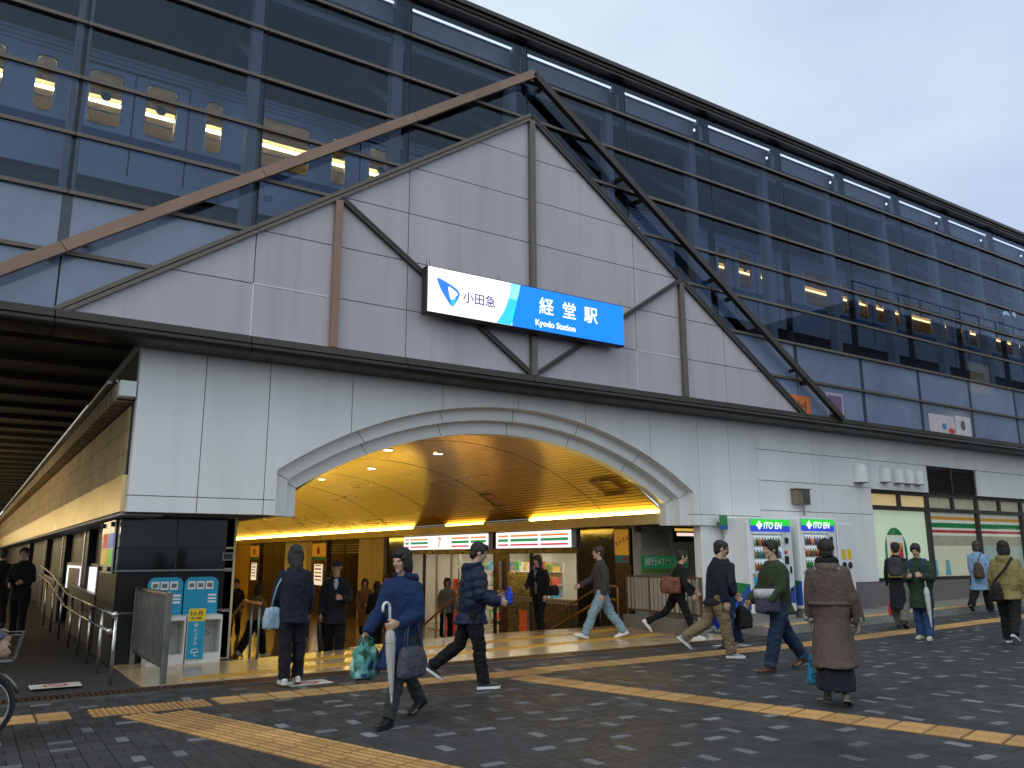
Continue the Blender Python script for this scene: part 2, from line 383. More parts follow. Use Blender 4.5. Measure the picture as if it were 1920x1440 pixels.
def tactile_run(root, p, q, me, step, z=0, skip=()):
    p, q = Vector((p[0], p[1], 0)), Vector((q[0], q[1], 0)); d = q - p; n_ = max(1, round(d.length / step)); d.normalize(); a = atan2(d.y, d.x)
    for k in range(n_):
        c = p + d * (step * (k + .5))
        if k in skip: continue
        put('tactile_tile', me, None, root, (c.x, c.y, zg(c.x) + z), (0, -.02 if c.x > 4 else 0, a))
guide = empty('tactile_guideway'); tag(guide, 'ochre tactile guide path across the dark plaza', None, kind='structure')
MAT['tactile_g'] = island_mat('grimy tactile base', (.30, .15, .05), .75, .15, 60, .2)
tb = tactile_mesh(.3, .44, 'bars', MAT['tactile'], MAT['tactile_g']); tb2 = tactile_mesh(.3, .3, 'bars', MAT['tactile'], MAT['tactile_g']); td = tactile_mesh(.3, .44, 'dots', MAT['tactile'], MAT['tactile_g']); tdd = tactile_mesh(.45, .45, 'dots', MAT['tactile'], MAT['tactile_g'])
tactile_run(guide, (-8.9, -2.47), (-6.95, -2.47), tb, .3, .001)
tactile_run(guide, (-5.75, -2.47), (-2.45, -2.47), tb, .3, .001)
tactile_run(guide, (-1.55, -2.44), (4.15, -2.40), tb, .3, .001)
tactile_run(guide, (4.15, -2.40), (17.3, -2.38), tb, .3, .001)
for dx in (-6.72, -6.27, -5.97): put('tactile_tile', tdd if dx < -6 else td, None, guide, (dx, -2.50, .003))
for dx in (-2.22, -1.77): put('tactile_tile', tdd, None, guide, (dx, -2.52, .003))
a1 = radians(-72); d1 = Vector((cos(a1), sin(a1))); n1 = Vector((-d1.y, d1.x))
s1 = Vector((-6.42, -2.80))
for side in (-.15, .15):
    p = s1 + n1 * side + d1 * (.12 if side > 0 else -.06); tactile_run(guide, p, p + d1 * 4.8, tb2, .3, .002)
a2 = radians(-75.5); d2 = Vector((cos(a2), sin(a2))); p = Vector((-2.12, -2.83)); tactile_run(guide, p, p + d2 * 6.9, tb, .3, .002)

# ---- drain along the landing
drain = empty('drain_channel'); tag(drain, 'rust brown slotted drain along the foot of the landing', None, kind='structure')
MAT['drain'] = M('rusty drain grate', (.085, .045, .035), .5, .5, var=.35, scale=9, bump=.2)
b = MB()
b.box(-.248, .248, -.2, -.165, -.03, 0); b.box(-.248, .248, .165, .2, -.03, 0)
for k in range(9): b.box(-.248 + k * .0575, -.248 + k * .0575 + .036, -.165, .165, -.03, -.002)
gme = b.mesh('drain_grate', MAT['drain'])
for k in range(29): put('drain_grate', gme, None, drain, (-9.2 + k * .5, -1.18, 0))
b = MB().box(-9.5, 5.3, -1.42, -1.385, -.03, .003); b.build('drain_edge', MAT['steel_dk'], drain)
b = MB().box(-9.5, 5.3, -1.385, -.95, -.09, -.032); b.build('drain_bed', MAT['black'], drain)

# ---- landing of wet stone tiles
landing = empty('landing'); tag(landing, 'wet beige stone landing in front of the station stairs', None, kind='structure')
MAT['landing'] = M('wet beige granite', (.52, .37, .20), .17, var=.22, scale=45, rvar=.1, dirt=.35, dcol=(.14, .10, .07), dscale=.9, spec=.6)
EDGE = [(-6.3, 1.0), (-4.6, 1.0), (-3.2, 1.33), (-2.0, 1.89), (-.8, 2.2), (.8, 2.42), (4.3, 2.45)]
def edge(x): return float(np.interp(x, [e[0] for e in EDGE], [e[1] for e in EDGE]))
MB().add([(-6.2, -.94, -.012), (4.2, -.94, -.012), (4.2, 2.5, -.012), (0, 2.4, -.012), (-4.6, 1.0, -.012), (-4.6, 1.42, -.012), (-6.2, 1.42, -.012)], [tuple(range(7))]).build('mortar_bed', MAT['joint'], landing)
x = -6.2
while x < 4.15:
    x1 = min(x + .6, 4.2); y = -.935
    while y < 2.5:
        y1 = y + .56
        eL, eR = (1.42, 1.42) if x1 <= -4.55 else (edge(x), edge(x1))
        if y < min(eL, eR) - .03:
            g = .002
            poly = [(x + g, y + g), (x1 - g, y + g), (x1 - g, min(y1 - g, eR)), (x + g, min(y1 - g, eL))]
            MB().prism(poly, -.05, 0, 'z').build('stone_tile', MAT['landing'], landing)
        y = y1
    x = x1
ty = tactile_mesh(.3, .3, 'dots', MAT['tactile_y'], M('worn yellow base', (.46, .24, .05), .3, var=.2, scale=20))
for p, q in (((-5.7, -.62), (3.1, .40)), ((-3.95, .38), (3.7, 1.78))): tactile_run(landing, p, q, ty, .3, .001)
# stairs down to the concourse
stair = empty('staircase'); tag(stair, 'short stone staircase dropping from the landing to the concourse', None, kind='structure')
MAT['stair'] = M('stone stair', (.30, .23, .16), .3, var=.2, scale=30)
xs = [-4.6, -3.2, -2.0, -.8, .8, 2.4, 4.2]
for i in range(1, 6):
    poly = [(x, edge(x) + .3 * (i - 1)) for x in xs] + [(x, edge(x) + .3 * i) for x in reversed(xs)]
    if i == 1: poly = [(x, edge(x) + .001) for x in xs] + [(x, edge(x) + .3) for x in reversed(xs)]
    MB().prism(poly, -.9, -.15 * i, 'z').build('step', MAT['stair'], stair)
poly = [(x, edge(x) - .02) for x in xs] + [(x, edge(x)) for x in reversed(xs)]
MB().prism(poly, -.5, -.052, 'z').build('riser', MAT['stair'], stair)
MAT['concourse'] = M('polished tan floor tile', (.36, .24, .13), .16, var=.12, scale=2, rvar=.06, spec=.6)
cf = MB().add([(-4.6, 2.4, -.752), (9.6, 2.4, -.752), (9.6, 38, -.752), (-4.6, 38, -.752)], [(0, 1, 2, 3)]).build('concourse_floor', MAT['concourse'])
tag(cf, 'polished tan concourse floor inside the station', None, kind='structure')

# ---- raised walk with painted kerb along the right wall
walk = empty('raised_walk'); tag(walk, 'raised grey walk with yellow painted kerb under the shop windows', None, kind='structure')
MAT['kerb'] = M('kerb stone', (.22, .21, .20), .7, var=.2, scale=12, dirt=.4)
MAT['kerb_y'] = M('worn ochre kerb paint', (.50, .30, .08), .6, var=.3, scale=14, dirt=.6, dcol=(.12, .10, .08), dscale=5)
k = 0; x = 4.75
while x < 27:
    x1 = x + .9; z0, z1 = zg(x), zg(x1)
    vs = [(x + .004, -1.02, z0 - .03), (x1 - .004, -1.02, z1 - .03), (x1 - .004, -.87, z1 - .03), (x + .004, -.87, z0 - .03), (x + .004, -1.02, z0 + .13), (x1 - .004, -1.02, z1 + .13), (x1 - .004, -.87, z1 + .15), (x + .004, -.87, z0 + .15)]
    fc = [(4, 5, 6, 7), (0, 1, 5, 4), (1, 2, 6, 5), (2, 3, 7, 6), (3, 0, 4, 7)]
    MB().add(vs, fc).build('kerb_stone', MAT['kerb'], walk)
    MB().add([(x + .01, -1.0, z0 + .1365), (x1 - .01, -1.0, z1 + .1365), (x1 - .01, -.88, z1 + .1525), (x + .01, -.88, z0 + .1525)], [(0, 1, 2, 3)]).build('kerb_paint', MAT['kerb_y'], walk)
    x = x1
MB().add([(4.75, -.868, zg(4.75) + .148), (27, -.868, zg(27) + .148), (27, .5, zg(27) + .148), (4.75, .5, zg(4.75) + .148), (4.75, -.868, -.03), (4.75, .5, -.03)], [(0, 1, 2, 3), (0, 3, 5, 4)]).build('walk_surface', MAT['concrete'], walk)

# ---- stickers on the paving
MAT['sticker'] = M('white floor sticker', (.62, .60, .57), .5, var=.15, dirt=.3, dcol=(.2, .19, .18), dscale=12)
MAT['red'] = M('red print', (.55, .04, .03), .5, var=.1)
for (x, y, rz, sc, lb) in ((2.86, -1.82, .1, 1.0, 'white no-smoking sticker on the paving beside the drain end'), (-4.5, -1.78, .05, .9, 'white floor sticker on the paving beside white sneakers'), (-7.06, -.28, 0, .9, 'pale frame sticker on the paving in the underpass mouth')):
    t = thing('floor_sticker', lb, 'sticker', (x, y, zg(x) + .004), rz)
    MB().box(-.3 * sc, .3 * sc, -.2 * sc, .2 * sc, 0, .0015).build('sheet', MAT['sticker'], t)
    ring = []
    b = MB(); n_ = 24
    for k in range(n_):
        a, a2_ = 2 * pi * k / n_, 2 * pi * (k + 1) / n_
        b.add([(r_ * sc * cos(q), r_ * sc * sin(q), .003) for r_, q in ((.11, a), (.15, a), (.15, a2_), (.11, a2_))], [(0, 1, 2, 3)])
    b.add([(-.10 * sc, .07 * sc, .0032), (.07 * sc, -.10 * sc, .0032), (.10 * sc, -.07 * sc, .0032), (-.07 * sc, .10 * sc, .0032)], [(0, 1, 2, 3)])
    b.build('prohibition_ring', MAT['red'], t)
# ================================================================== STATION BUILDING, upper storey
WM, Z0, RH = 2.5, 4.6, .8505
def zr(j): return Z0 + j * RH
station = thing('station_building', 'railway station with dark glass facade, grey gable and white arched entrance', 'building')
K0, K1 = -5, 11
def clip(poly, a, b, c):
    """keep a*x+b*z<=c"""
    o = []
    for i in range(len(poly)):
        p, q = poly[i], poly[(i + 1) % len(poly)]; dp, dq = a * p[0] + b * p[1] - c, a * q[0] + b * q[1] - c
        if dp <= 1e-9: o.append(p)
        if (dp < -1e-9 and dq > 1e-9) or (dp > 1e-9 and dq < -1e-9):
            t = dp / (dp - dq); o.append((p[0] + t * (q[0] - p[0]), p[1] + t * (q[1] - p[1])))
    return o
def area(p): return abs(sum(p[i][0] * p[(i + 1) % len(p)][1] - p[(i + 1) % len(p)][0] * p[i][1] for i in range(len(p)))) / 2
GB, GA = 3 * WM, zr(6)                    # half base and apex of the inner gable
sl = (GA - Z0) / GB                        # z = GA - sl*|x|
cw = empty('curtain_wall', parent=station)
MAT['band'] = M('dark mullion silhouette on glass', (.045, .055, .085), .15, var=.1, spec=.5)  # dark look of mullions behind frosted glass, put into colour
# panes
for k in range(K0, K1):
    for j in range(8):
        x0, x1 = k * WM + .012, (k + 1) * WM - .012
        poly = [(x0, zr(j) + .01), (x1, zr(j) + .01), (x1, zr(j + 1) - .01), (x0, zr(j + 1) - .01)]
        poly = clip(poly, sl, -1, -GA - .03) if k < 0 else clip(poly, -sl, -1, -GA - .03)
        if len(poly) < 3 or area(poly) < .01: continue
        MB().prism(poly, -.006, .006).build('glass_pane', MAT['frost' if j < 2 else 'glass'], cw)
# mullions (behind the glass)
for k in range(K0, K1 + 1):
    MB().box(k * WM - .03, k * WM + .03, .012, .15, Z0, zr(8)).build('mullion', MAT['dark_metal'], cw)
    for j in (0, 1):
        if abs(k * WM) > (GA - zr(j)) / sl + .1: MB().box(k * WM - .065, k * WM + .065, -.0095, -.0065, zr(j) + .03, zr(j + 1) - .03).build('mullion_silhouette', MAT['band'], cw)  # painted strip stands in for the mullion showing dark through frosted glass
# transoms, two rails each
for j in range(1, 8):
    xe = max(0, (GA - zr(j)) / sl) + (.06 if j < 6 else 0)
    for k in range(K0, K1):
        x0, x1 = k * WM + .006, (k + 1) * WM - .006
        if j < 6:
            if k < 0: x1 = min(x1, -xe)
            else: x0 = max(x0, xe)
        if x1 - x0 < .05: continue
        z = zr(j); b = MB().box(x0, x1, -.055, -.007, z + .005, z + .028).box(x0, x1, -.065, -.007, z - .030, z)
        b.box(x0, x1, -.04, -.007, z, z + .005)
        b.build('transom', MAT['bronze'], cw)
# base fascia with gutter, and roof cap
for k in range(K0, K1):
    x0, x1 = k * WM + .006, (k + 1) * WM - .006
    b = MB().box(x0, x1, -.18, -.008, Z0 - .01, Z0 + .035).box(x0, x1, -.2, .3, Z0 - .075, Z0 - .016)
    b.build('fascia_rail', MAT['bronze_dk'], cw)
    pts = [(.3, Z0 - .085)] + [(-.16 + .10 * cos(t), Z0 - .155 + .07 * sin(t)) for t in [pi / 2 + i * pi / 8 for i in range(9)]] + [(.3, Z0 - .225)]
    MB().prism(pts, x0, x1, 'x').build('gutter', MAT['dark_metal'], cw, auto=30)
    z = zr(8)
    b = MB().box(x0, x1, -.14, .02, z - .06, z - .002).box(x0, x1, -.17, .02, z + .004, z + .065).box(x0, x1, -.22, .5, z + .072, z + .16)
    b.build('roof_cap', MAT['bronze_dk'], cw)
# ---- gable of grey panels
gab = empty('gable', parent=station)
MB().prism([(-GB, Z0 + .04), (GB, Z0 + .04), (0, GA)], -.025, -.008).build('gable_backing', MAT['joint'], gab)
xcuts = [-7.5, -5, -3.75, -2.5, 0, 2.5, 3.75, 5, 7.5]
g = .007
for a, b_ in zip(xcuts[:-1], xcuts[1:]):
    for j in range(6):
        poly = [(a + g, zr(j) + g + (.04 if j == 0 else 0)), (b_ - g, zr(j) + g + (.04 if j == 0 else 0)), (b_ - g, zr(j + 1) - g), (a + g, zr(j + 1) - g)]
        poly = clip(poly, -sl, 1, GA - .06) if b_ <= 0 else clip(poly, sl, 1, GA - .06)
        if len(poly) < 3 or area(poly) < .01: continue
        MB().prism(poly, -.105, -.026).build('gable_panel', MAT['gable'], gab)
MAT['sealant'] = M('white joint sealant', (.75, .74, .74), .6, var=.05)
for a, b_ in ((-5, -3.75), (2.5, 3.75)):
    q = MB()
    q.box(a - .008, a + .008, -.112, -.1, zr(0) + .05, zr(1)); q.box(a, b_ - .07, -.112, -.1, zr(1) - .008, zr(1) + .008); q.box(a, b_ - .07, -.112, -.1, Z0 + .042, Z0 + .056)
    q.build('sealant_line', MAT['sealant'], gab)
def strut(name, p, q, wd, y0, y1, m, par, grooved=False):
    p, q = Vector(p), Vector(q); c = (y0 + y1) / 2
    b = MB()
    if grooved:
        d = (q - p).normalized(); n_ = Vector((-d.y, d.x))
        for o_, ww in ((wd * .29, wd * .42), (-wd * .27, wd * .46)):
            b.bar((p.x + n_.x * o_, c, p.y + n_.y * o_), (q.x + n_.x * o_, c, q.y + n_.y * o_), y1 - y0, ww, (n_.x, 0, n_.y))
    else: b.bar((p.x, c, p.y), (q.x, c, q.y), y1 - y0, wd, (-(q - p).y, 0, (q - p).x))
    return b.build(name, m, par)
strut('gable_post', (0, Z0 + .04), (0, GA - .1), .12, -.19, -.107, MAT['bronze'], gab)
for s_ in (-1, 1):
    strut('gable_post', (s_ * 3.75, Z0 + .04), (s_ * 3.75, zr(3) - .1), .12, -.19, -.107, MAT['bronze_lt'] if s_ < 0 else MAT['bronze'], gab)  # left post lighter than its right twin: fall of light put into colour
    strut('gable_strut', (s_ * 3.72, zr(3) - .04), (s_ * .05, Z0 + .06), .085, -.185, -.107, MAT['bronze_dk'], gab, True)
    # edge trim of the gable, in module lengths
    for a in (0, 1, 2):
        xa, xb = s_ * (a * WM + .004), s_ * ((a + 1) * WM - .004)
        strut('gable_trim', (xa, GA - sl * abs(xa)), (xb, GA - sl * abs(xb)), .125, -.17, -.03, MAT['bronze'] if s_ < 0 else MAT['bronze_dk'], gab, True)  # right trim takes a darker metal, shade put into its colour
# ---- big outer frame
fr = empty('gable_frame', parent=station)
OA = zr(7)
for s_ in (-1, 1):
    ext = 4.6
    cuts = [0, 1, 2, 3, 3.5] if s_ > 0 else [0, 1, 2, 3, 3.5]
    for a, b_ in zip(cuts[:-1], cuts[1:]):
        xa, xb = s_ * (a * WM + (.004 if a else 0)), s_ * (b_ * WM - .004)
        o = strut('frame_beam', (xa, OA - sl * abs(xa)), (xb, OA - sl * abs(xb)), .15 if s_ < 0 else .13, -.29, -.18, MAT['bronze_lt'] if s_ < 0 else MAT['bronze_dk'], fr)  # same beam lighter on the left, darker right: light and shade in the colour
        for t in (.1, .9):
            xm = xa + (xb - xa) * t; MB().box(xm - .03, xm + .03, -.18, -.008, OA - sl * abs(xm) - .04, OA - sl * abs(xm) + .04).build('standoff', MAT['dark_metal'], fr)
# ---- inside: deck, roof, columns, beams
inn = empty('platform_hall', parent=station)
XA, XB = K0 * WM, K1 * WM
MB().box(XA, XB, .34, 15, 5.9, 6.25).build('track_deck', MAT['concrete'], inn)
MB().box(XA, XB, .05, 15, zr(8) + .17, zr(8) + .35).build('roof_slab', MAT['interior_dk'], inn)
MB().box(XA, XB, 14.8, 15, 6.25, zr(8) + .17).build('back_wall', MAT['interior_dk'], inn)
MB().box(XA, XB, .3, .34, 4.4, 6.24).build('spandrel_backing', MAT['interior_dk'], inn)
MAT['col'] = M('pale grey steelwork', (.42, .43, .45), .5, var=.08)
MAT['tube'] = E('lit fluorescent tube', (.92, .95, 1.0), 2.2)
for k in range(K0, K1 + 1):
    x = k * WM
    MB().bbox(x - .10, x + .10, .5, .72, 6.25, zr(8) + .16, .01).build('column', MAT['col'], inn)
    MB().box(x - .08, x + .08, .72, 14.8, 10.85, 11.1).build('roof_beam', MAT['col'], inn)
    b = MB().bar((x, .7, 9.6), (x, 2.2, 10.86), .1, .1); b.build('knee_brace', MAT['col'], inn)
    if k < K1:
        MB().box(x + .12, x + WM - .12, .55, .68, 10.68, 10.80).build('eaves_beam', MAT['col'], inn)
        MB().box(x + .12, x + WM - .12, 3.4, 3.5, 10.62, 10.72).build('purlin', MAT['bronze_lt'], inn)
        MB().box(x + .12, x + WM - .12, 1.6, 1.9, 10.95, 11.0).build('roof_panel', MAT['interior_dk'], inn)
        t = MB().box(x + .05, x + 2.18, .05, .08, 11.135, 11.168).build('light_tube', MAT['tube'], inn)
        MB().box(x + 2.19, x + 2.24, .04, .12, 11.05, 11.2).build('tube_bracket', MAT['col'], inn)
        MB().box(x + .05, x + 2.3, .3, .34, 10.9, 11.25).build('reflector', MAT['col'], inn)
    if k >= 2:
        q = MB().ell((x - .12, .3, 11.1), (.03, .03, .04), 8, 6).build('lamp_globe', MAT['tube'], inn, True)
# diagonal wind braces seen faintly behind the glass
for k in range(K0, K1, 2):
    x = k * WM; MB().cyl((x + .2, 2.6, 10.9), (x + 2.3, 2.6, 9.7), .035, 8).cyl((x + 1.2, 2.6, 10.3), (x + 2.0, 2.6, 11.0), .03, 8).build('wind_brace', MAT['bronze_lt'], inn)
# ================================================================== TRAIN
MAT['train'] = M('brushed train steel', (.50, .53, .60), .35, .55, var=.05, scale=2, stretch=(.3, 1, 6), dirt=.12, dcol=(.2, .21, .24))
MAT['train_blue'] = M('blue train band', (.03, .12, .30), .35, var=.06)
MAT['train_dark'] = M('dark underframe', (.05, .05, .055), .7, var=.2)
MAT['train_in'] = M('cream train interior', (.80, .62, .32), .6, var=.06)
MAT['train_lamp'] = E('train ceiling lamp', (1.0, .84, .48), 20); MAT['train_lamp2'] = E('dim train ceiling lamp', (1.0, .66, .26), 6)
MAT['train_glass'] = glass('train window glass', (.9, .9, .82), .8)
MAT['decal'] = M('grey round door sticker', (.20, .18, .16), .5, var=.5, scale=22)
def rr_outline(x0, x1, z0, z1, r, n=4):
    pts = []
    for cx, cz, a0 in ((x1 - r, z1 - r, 0), (x0 + r, z1 - r, pi / 2), (x0 + r, z0 + r, pi), (x1 - r, z0 + r, 3 * pi / 2)):
        for i in range(n + 1): t = a0 + pi / 2 * i / n; pts.append((cx + r * cos(t), cz + r * sin(t)))
    return pts
def side_with_windows(y, xs, xe, z0, z1, wins, zb, zt, r=.09):
    """flat side wall at y with rounded window openings (all between zb and zt)"""
    b = MB(); wins = sorted(wins)
    def q(x0, x1, a, c): b.add([(x0, y, a), (x1, y, a), (x1, y, c), (x0, y, c)], [(0, 1, 2, 3)])
    q(xs, xe, z0, zb); q(xs, xe, zt, z1); x = xs
    for w0, w1 in wins:
        q(x, w0, zb, zt); x = w1
        n_ = 4; o = rr_outline(w0 + 1e-4, w1 - 1e-4, zb + 1e-4, zt - 1e-4, r, n_)
        corner = [(w1, zt), (w0, zt), (w0, zb), (w1, zb)]
        for c in range(4):
            for i in range(n_):
                p0, p1 = o[c * (n_ + 1) + i], o[c * (n_ + 1) + i + 1]
                b.add([(corner[c][0], y, corner[c][1]), (p0[0], y, p0[1]), (p1[0], y, p1[1])], [(0, 1, 2)])
        # reveal
        m = len(o)
        for i in range(m):
            p0, p1 = o[i], o[(i + 1) % m]; b.add([(p0[0], y, p0[1]), (p1[0], y, p1[1]), (p1[0], y + .05, p1[1]), (p0[0], y + .05, p0[1])], [(0, 1, 2, 3)])
    q(x, xe, zb, zt)
    return b
def train_car(xs, xe, doors, label, lamp='train_lamp'):
    t = thing('train_car', label, 'train', ((xs + xe) / 2, 3.6, 6.9), 0, 'cars of the train behind the glass'); dx, dy, dz = (xs + xe) / 2, 3.6, 6.9
    def sh(b): b.v = [(v[0] - dx, v[1] - dy, v[2] - dz) for v in b.v]; return b
    y = 2.2; wins = []
    for d in doors:
        for a, b_ in ((-.68, -.19), (.19, .68), (-1.45, -1.18), (1.18, 1.45)): wins.append((d + a, d + b_))
    mids = [((doors[i] + doors[i + 1]) / 2) for i in range(len(doors) - 1)] + [doors[-1] + 2.55]
    wide = [(m_ - .57, m_ + .57) for m_ in mids if m_ + .6 < xe]
    allw = [w_ for w_ in wins + wide if w_[0] > xs + .2 and w_[1] < xe - .2]
    sh(side_with_windows(y, xs, xe, 7.55, 9.75, allw, 8.5, 9.44)).build('body_side', MAT['train'], t)
    prof = [(2.2, 9.75), (2.24, 9.86), (2.5, 10.02), (3.0, 10.12), (4.2, 10.12), (4.7, 10.02), (4.96, 9.86), (5.0, 9.75), (5.0, 7.55), (4.96, 7.55), (4.96, 9.72), (2.26, 9.72)]
    sh(MB().prism(prof, xs, xe, 'x')).build('roof', MAT['train'], t)
    for z in (9.66, 9.58): sh(MB().box(xs, xe, y - .006, y - .001, z, z + .012)).build('roof_moulding', MAT['train_dark'], t)
    sh(MB().box(xs, xe, y - .02, y - .001, 9.76, 9.81)).build('gutter', MAT['train'], t)
    sh(MB().box(xs, xe, y - .005, y - .001, 8.19, 8.40)).build('colour_band', MAT['train_blue'], t)
    sh(MB().box(xs, xe, 2.3, 4.9, 7.62, 7.75)).build('floor', MAT['train_dark'], t)
    sh(MB().box(xs, xe, 4.9, 4.94, 7.75, 9.7)).build('inner_wall', MAT['train_in'], t)
    sh(MB().box(xs, xe, 2.3, 4.9, 9.68, 9.71)).build('ceiling', MAT['train_in'], t)
    sh(MB().cyl((xs + .3, 3.5, 9.58), (xe - .3, 3.5, 9.58), .032, 8)).build('lamp', MAT[lamp], t)
    sh(MB().cyl((xs + .3, 3.1, 9.2), (xe - .3, 3.1, 9.2), .016, 8)).build('grab_rail', MAT['steel'], t)
    for d in doors:
        for q_ in (-.78, .78): sh(MB().cyl((d + q_, 2.9, 7.75), (d + q_, 2.9, 9.68), .017, 8)).build('grab_pole', MAT['steel'], t)
    for i_ in range(int((xe - xs - 2) / .45)):
        xq = xs + 1 + i_ * .45; sh(MB().cyl((xq, 3.1, 9.2), (xq, 3.1, 9.02), .008, 5).tube([(xq + .045 * cos(a_), 3.1, 8.97 + .045 * sin(a_)) for a_ in [2 * pi * n_ / 10 for n_ in range(10)]], .008, 5, closed=True)).build('hanging_strap', MAT['train_in'], t)
    sh(MB().box(xs + .5, xe - .5, 2.32, 2.75, 9.3, 9.33)).build('luggage_rack', MAT['steel'], t)
    for e_ in (xs, xe): sh(MB().box(e_ - .02 if e_ == xe else e_, e_ if e_ == xe else e_ + .02, 2.2, 5.0, 7.55, 9.75)).build('end_wall', MAT['train'], t)
    for d in doors:
        b = MB()
        for a in (-.88, 0, .88): b.box(d + a - .012, d + a + .012, y - .008, y - .001, 7.7, 9.56)
        b.box(d - .88, d + .88, y - .008, y - .001, 9.55, 9.575); sh(b).build('door_seam', MAT['train_dark'], t)
        for s_ in (-1, 1):
            disc = MB(); n_ = 16; cx = d + s_ * .43; disc.add([(cx + .085 * cos(2 * pi * i / n_), y - .006, 9.02 + .085 * sin(2 * pi * i / n_)) for i in range(n_)], [tuple(range(n_))])
            sh(disc).build('door_sticker', MAT['decal'], t)
    for w0, w1 in allw: sh(MB().add([(w0, y + .04, 8.5), (w1, y + .04, 8.5), (w1, y + .04, 9.44), (w0, y + .04, 9.44)], [(0, 1, 2, 3)])).build('window_pane', MAT['train_glass'], t)
    for w0, w1 in allw:
        o = rr_outline(w0, w1, 8.5, 9.44, .09, 4); o2 = rr_outline(w0 - .022, w1 + .022, 8.478, 9.462, .10, 4); b = MB(); m_ = len(o)
        for i in range(m_):
            i2 = (i + 1) % m_
            b.add([(o[i][0], y - .010, o[i][1]), (o[i2][0], y - .010, o[i2][1]), (o2[i2][0], y - .002, o2[i2][1]), (o2[i][0], y - .002, o2[i][1])], [(0, 1, 2, 3)])
        sh(b).build('window_frame', MAT['steel'], t)
    for xb in (xs + 3.2, xe - 3.2):
        b = MB().box(xb - 1.3, xb + 1.3, 2.5, 4.7, 6.95, 7.3); sh(b).build('bogie', MAT['train_dark'], t)
        for wx in (-.95, .95):
            sh(MB().cyl((xb + wx, 2.6, 6.83), (xb + wx, 2.72, 6.83), .43, 20)).build('wheel', MAT['train_dark'], t)
    sh(MB().box(xs + 5, xe - 5, 2.35, 4.8, 7.0, 7.54)).build('underfloor_box', MAT['train_dark'], t)
    return t
ta = train_car(-13.5, 6.0, [-11.5, -6.57, -1.6, 3.4], 'silver train car with blue band and lit windows behind the left glass')
tbq = train_car(6.5, 27.2, [9.0, 14.25, 19.6, 24.6], 'silver train car with blue band and lit windows behind the right glass', 'train_lamp2')
text('07', .17, MAT['black'], ta, (-4.22 + 3.75, 2.194 - 3.6, 7.86 - 6.9), ext=.001)
for yy in (2.75, 4.05):
    o = MB().box(XA, XB, yy - .035, yy + .035, 6.26, 6.4).build('rail', MAT['steel_dk']); tag(o, 'near running rail under the train' if yy < 3 else 'far running rail under the train', 'rail')
# ================================================================== STATION SIGN
sg = thing('station_sign', 'long backlit station name sign, white and blue, on the gable', 'sign', (-.19, -.42, 5.775))
MAT['sg_white'] = E('backlit white acrylic', (.93, .90, .94), 1.0); MAT['sg_blue'] = E('backlit blue acrylic', (.0, .19, .95), 1.0)
MAT['sg_cyan'] = E('backlit cyan acrylic', (.03, .50, .93), 1.0); MAT['sg_pale'] = E('backlit pale cyan acrylic', (.25, .68, .97), 1.0); MAT['sg_navy'] = E('backlit navy print', (.03, .02, .12), 1.0)
MAT['sg_text'] = E('backlit white lettering', (1, 1, 1), 1.05); MAT['sg_logo'] = E('backlit logo blue', (.02, .17, .62), 1.0)
hw, hh = 2.11, .405
MB().bbox(-hw, hw, .0, .19, -hh, hh, .012).build('sign_box', MAT['black'], sg)
MB().box(-hw + .02, -.45, -.012, -.002, -hh + .025, hh - .02).build('white_face', MAT['sg_white'], sg)
MB().box(-.45, hw - .02, -.012, -.002, -hh + .025, hh - .02).build('blue_face', MAT['sg_blue'], sg)
def arc_patch(cx, cz, r, x0, m, nm, y, z0=-hh + .025, z1=hh - .02):
    """region between x0 and a circle of radius r, inside the face"""
    pts = [(x0, z0), (x0, z1)]
    for i in range(13):
        z = z1 + (z0 - z1) * i / 12; d = r * r - (z - cz) ** 2; pts.append((cx + sqrt(max(0, d)), z))
    MB().prism(pts[::-1], y - .002, y).build(nm, m, sg)
arc_patch(-1.78, .62, 1.52, -.47, MAT['sg_cyan'], 'cyan_arc', -.013)
# blue face left of the arc is white again: white circle segment over the cyan
pts = []
for i in range(17):
    z = (hh - .02) + (-(hh - .025) - (hh - .02)) * i / 16; d = 1.30 ** 2 - (z - .45) ** 2; pts.append((-1.78 + sqrt(max(0, d)), z))
MB().prism([(-hw + .021, hh - .02)] + pts + [(-hw + .021, -hh + .025)], -.0185, -.0165).build('white_circle', MAT['sg_white'], sg)
pts2 = []
for i in range(17):
    z = (hh - .02) + (-(hh - .025) - (hh - .02)) * i / 16; pts2.append((-1.78 + sqrt(max(0, 1.52 ** 2 - (z - .62) ** 2)), z))
poly = pts + pts2[::-1]
q = MB()
for i in range(16): q.add([(pts[i][0], -.0155, pts[i][1]), (pts2[i][0], -.0155, pts2[i][1]), (pts2[i + 1][0], -.0155, pts2[i + 1][1]), (pts[i + 1][0], -.0155, pts[i + 1][1])], [(0, 1, 2, 3)])
q.build('crescent', MAT['sg_cyan'], sg)
q = MB()
for i in range(6): q.add([(pts[i][0] + .0, -.0165, pts[i][1]), (pts2[i][0], -.0165, pts2[i][1]), (pts2[i + 1][0], -.0165, pts2[i + 1][1]), (pts[i + 1][0], -.0165, pts[i + 1][1])], [(0, 1, 2, 3)])
q.build('pale_crescent', MAT['sg_pale'], sg)
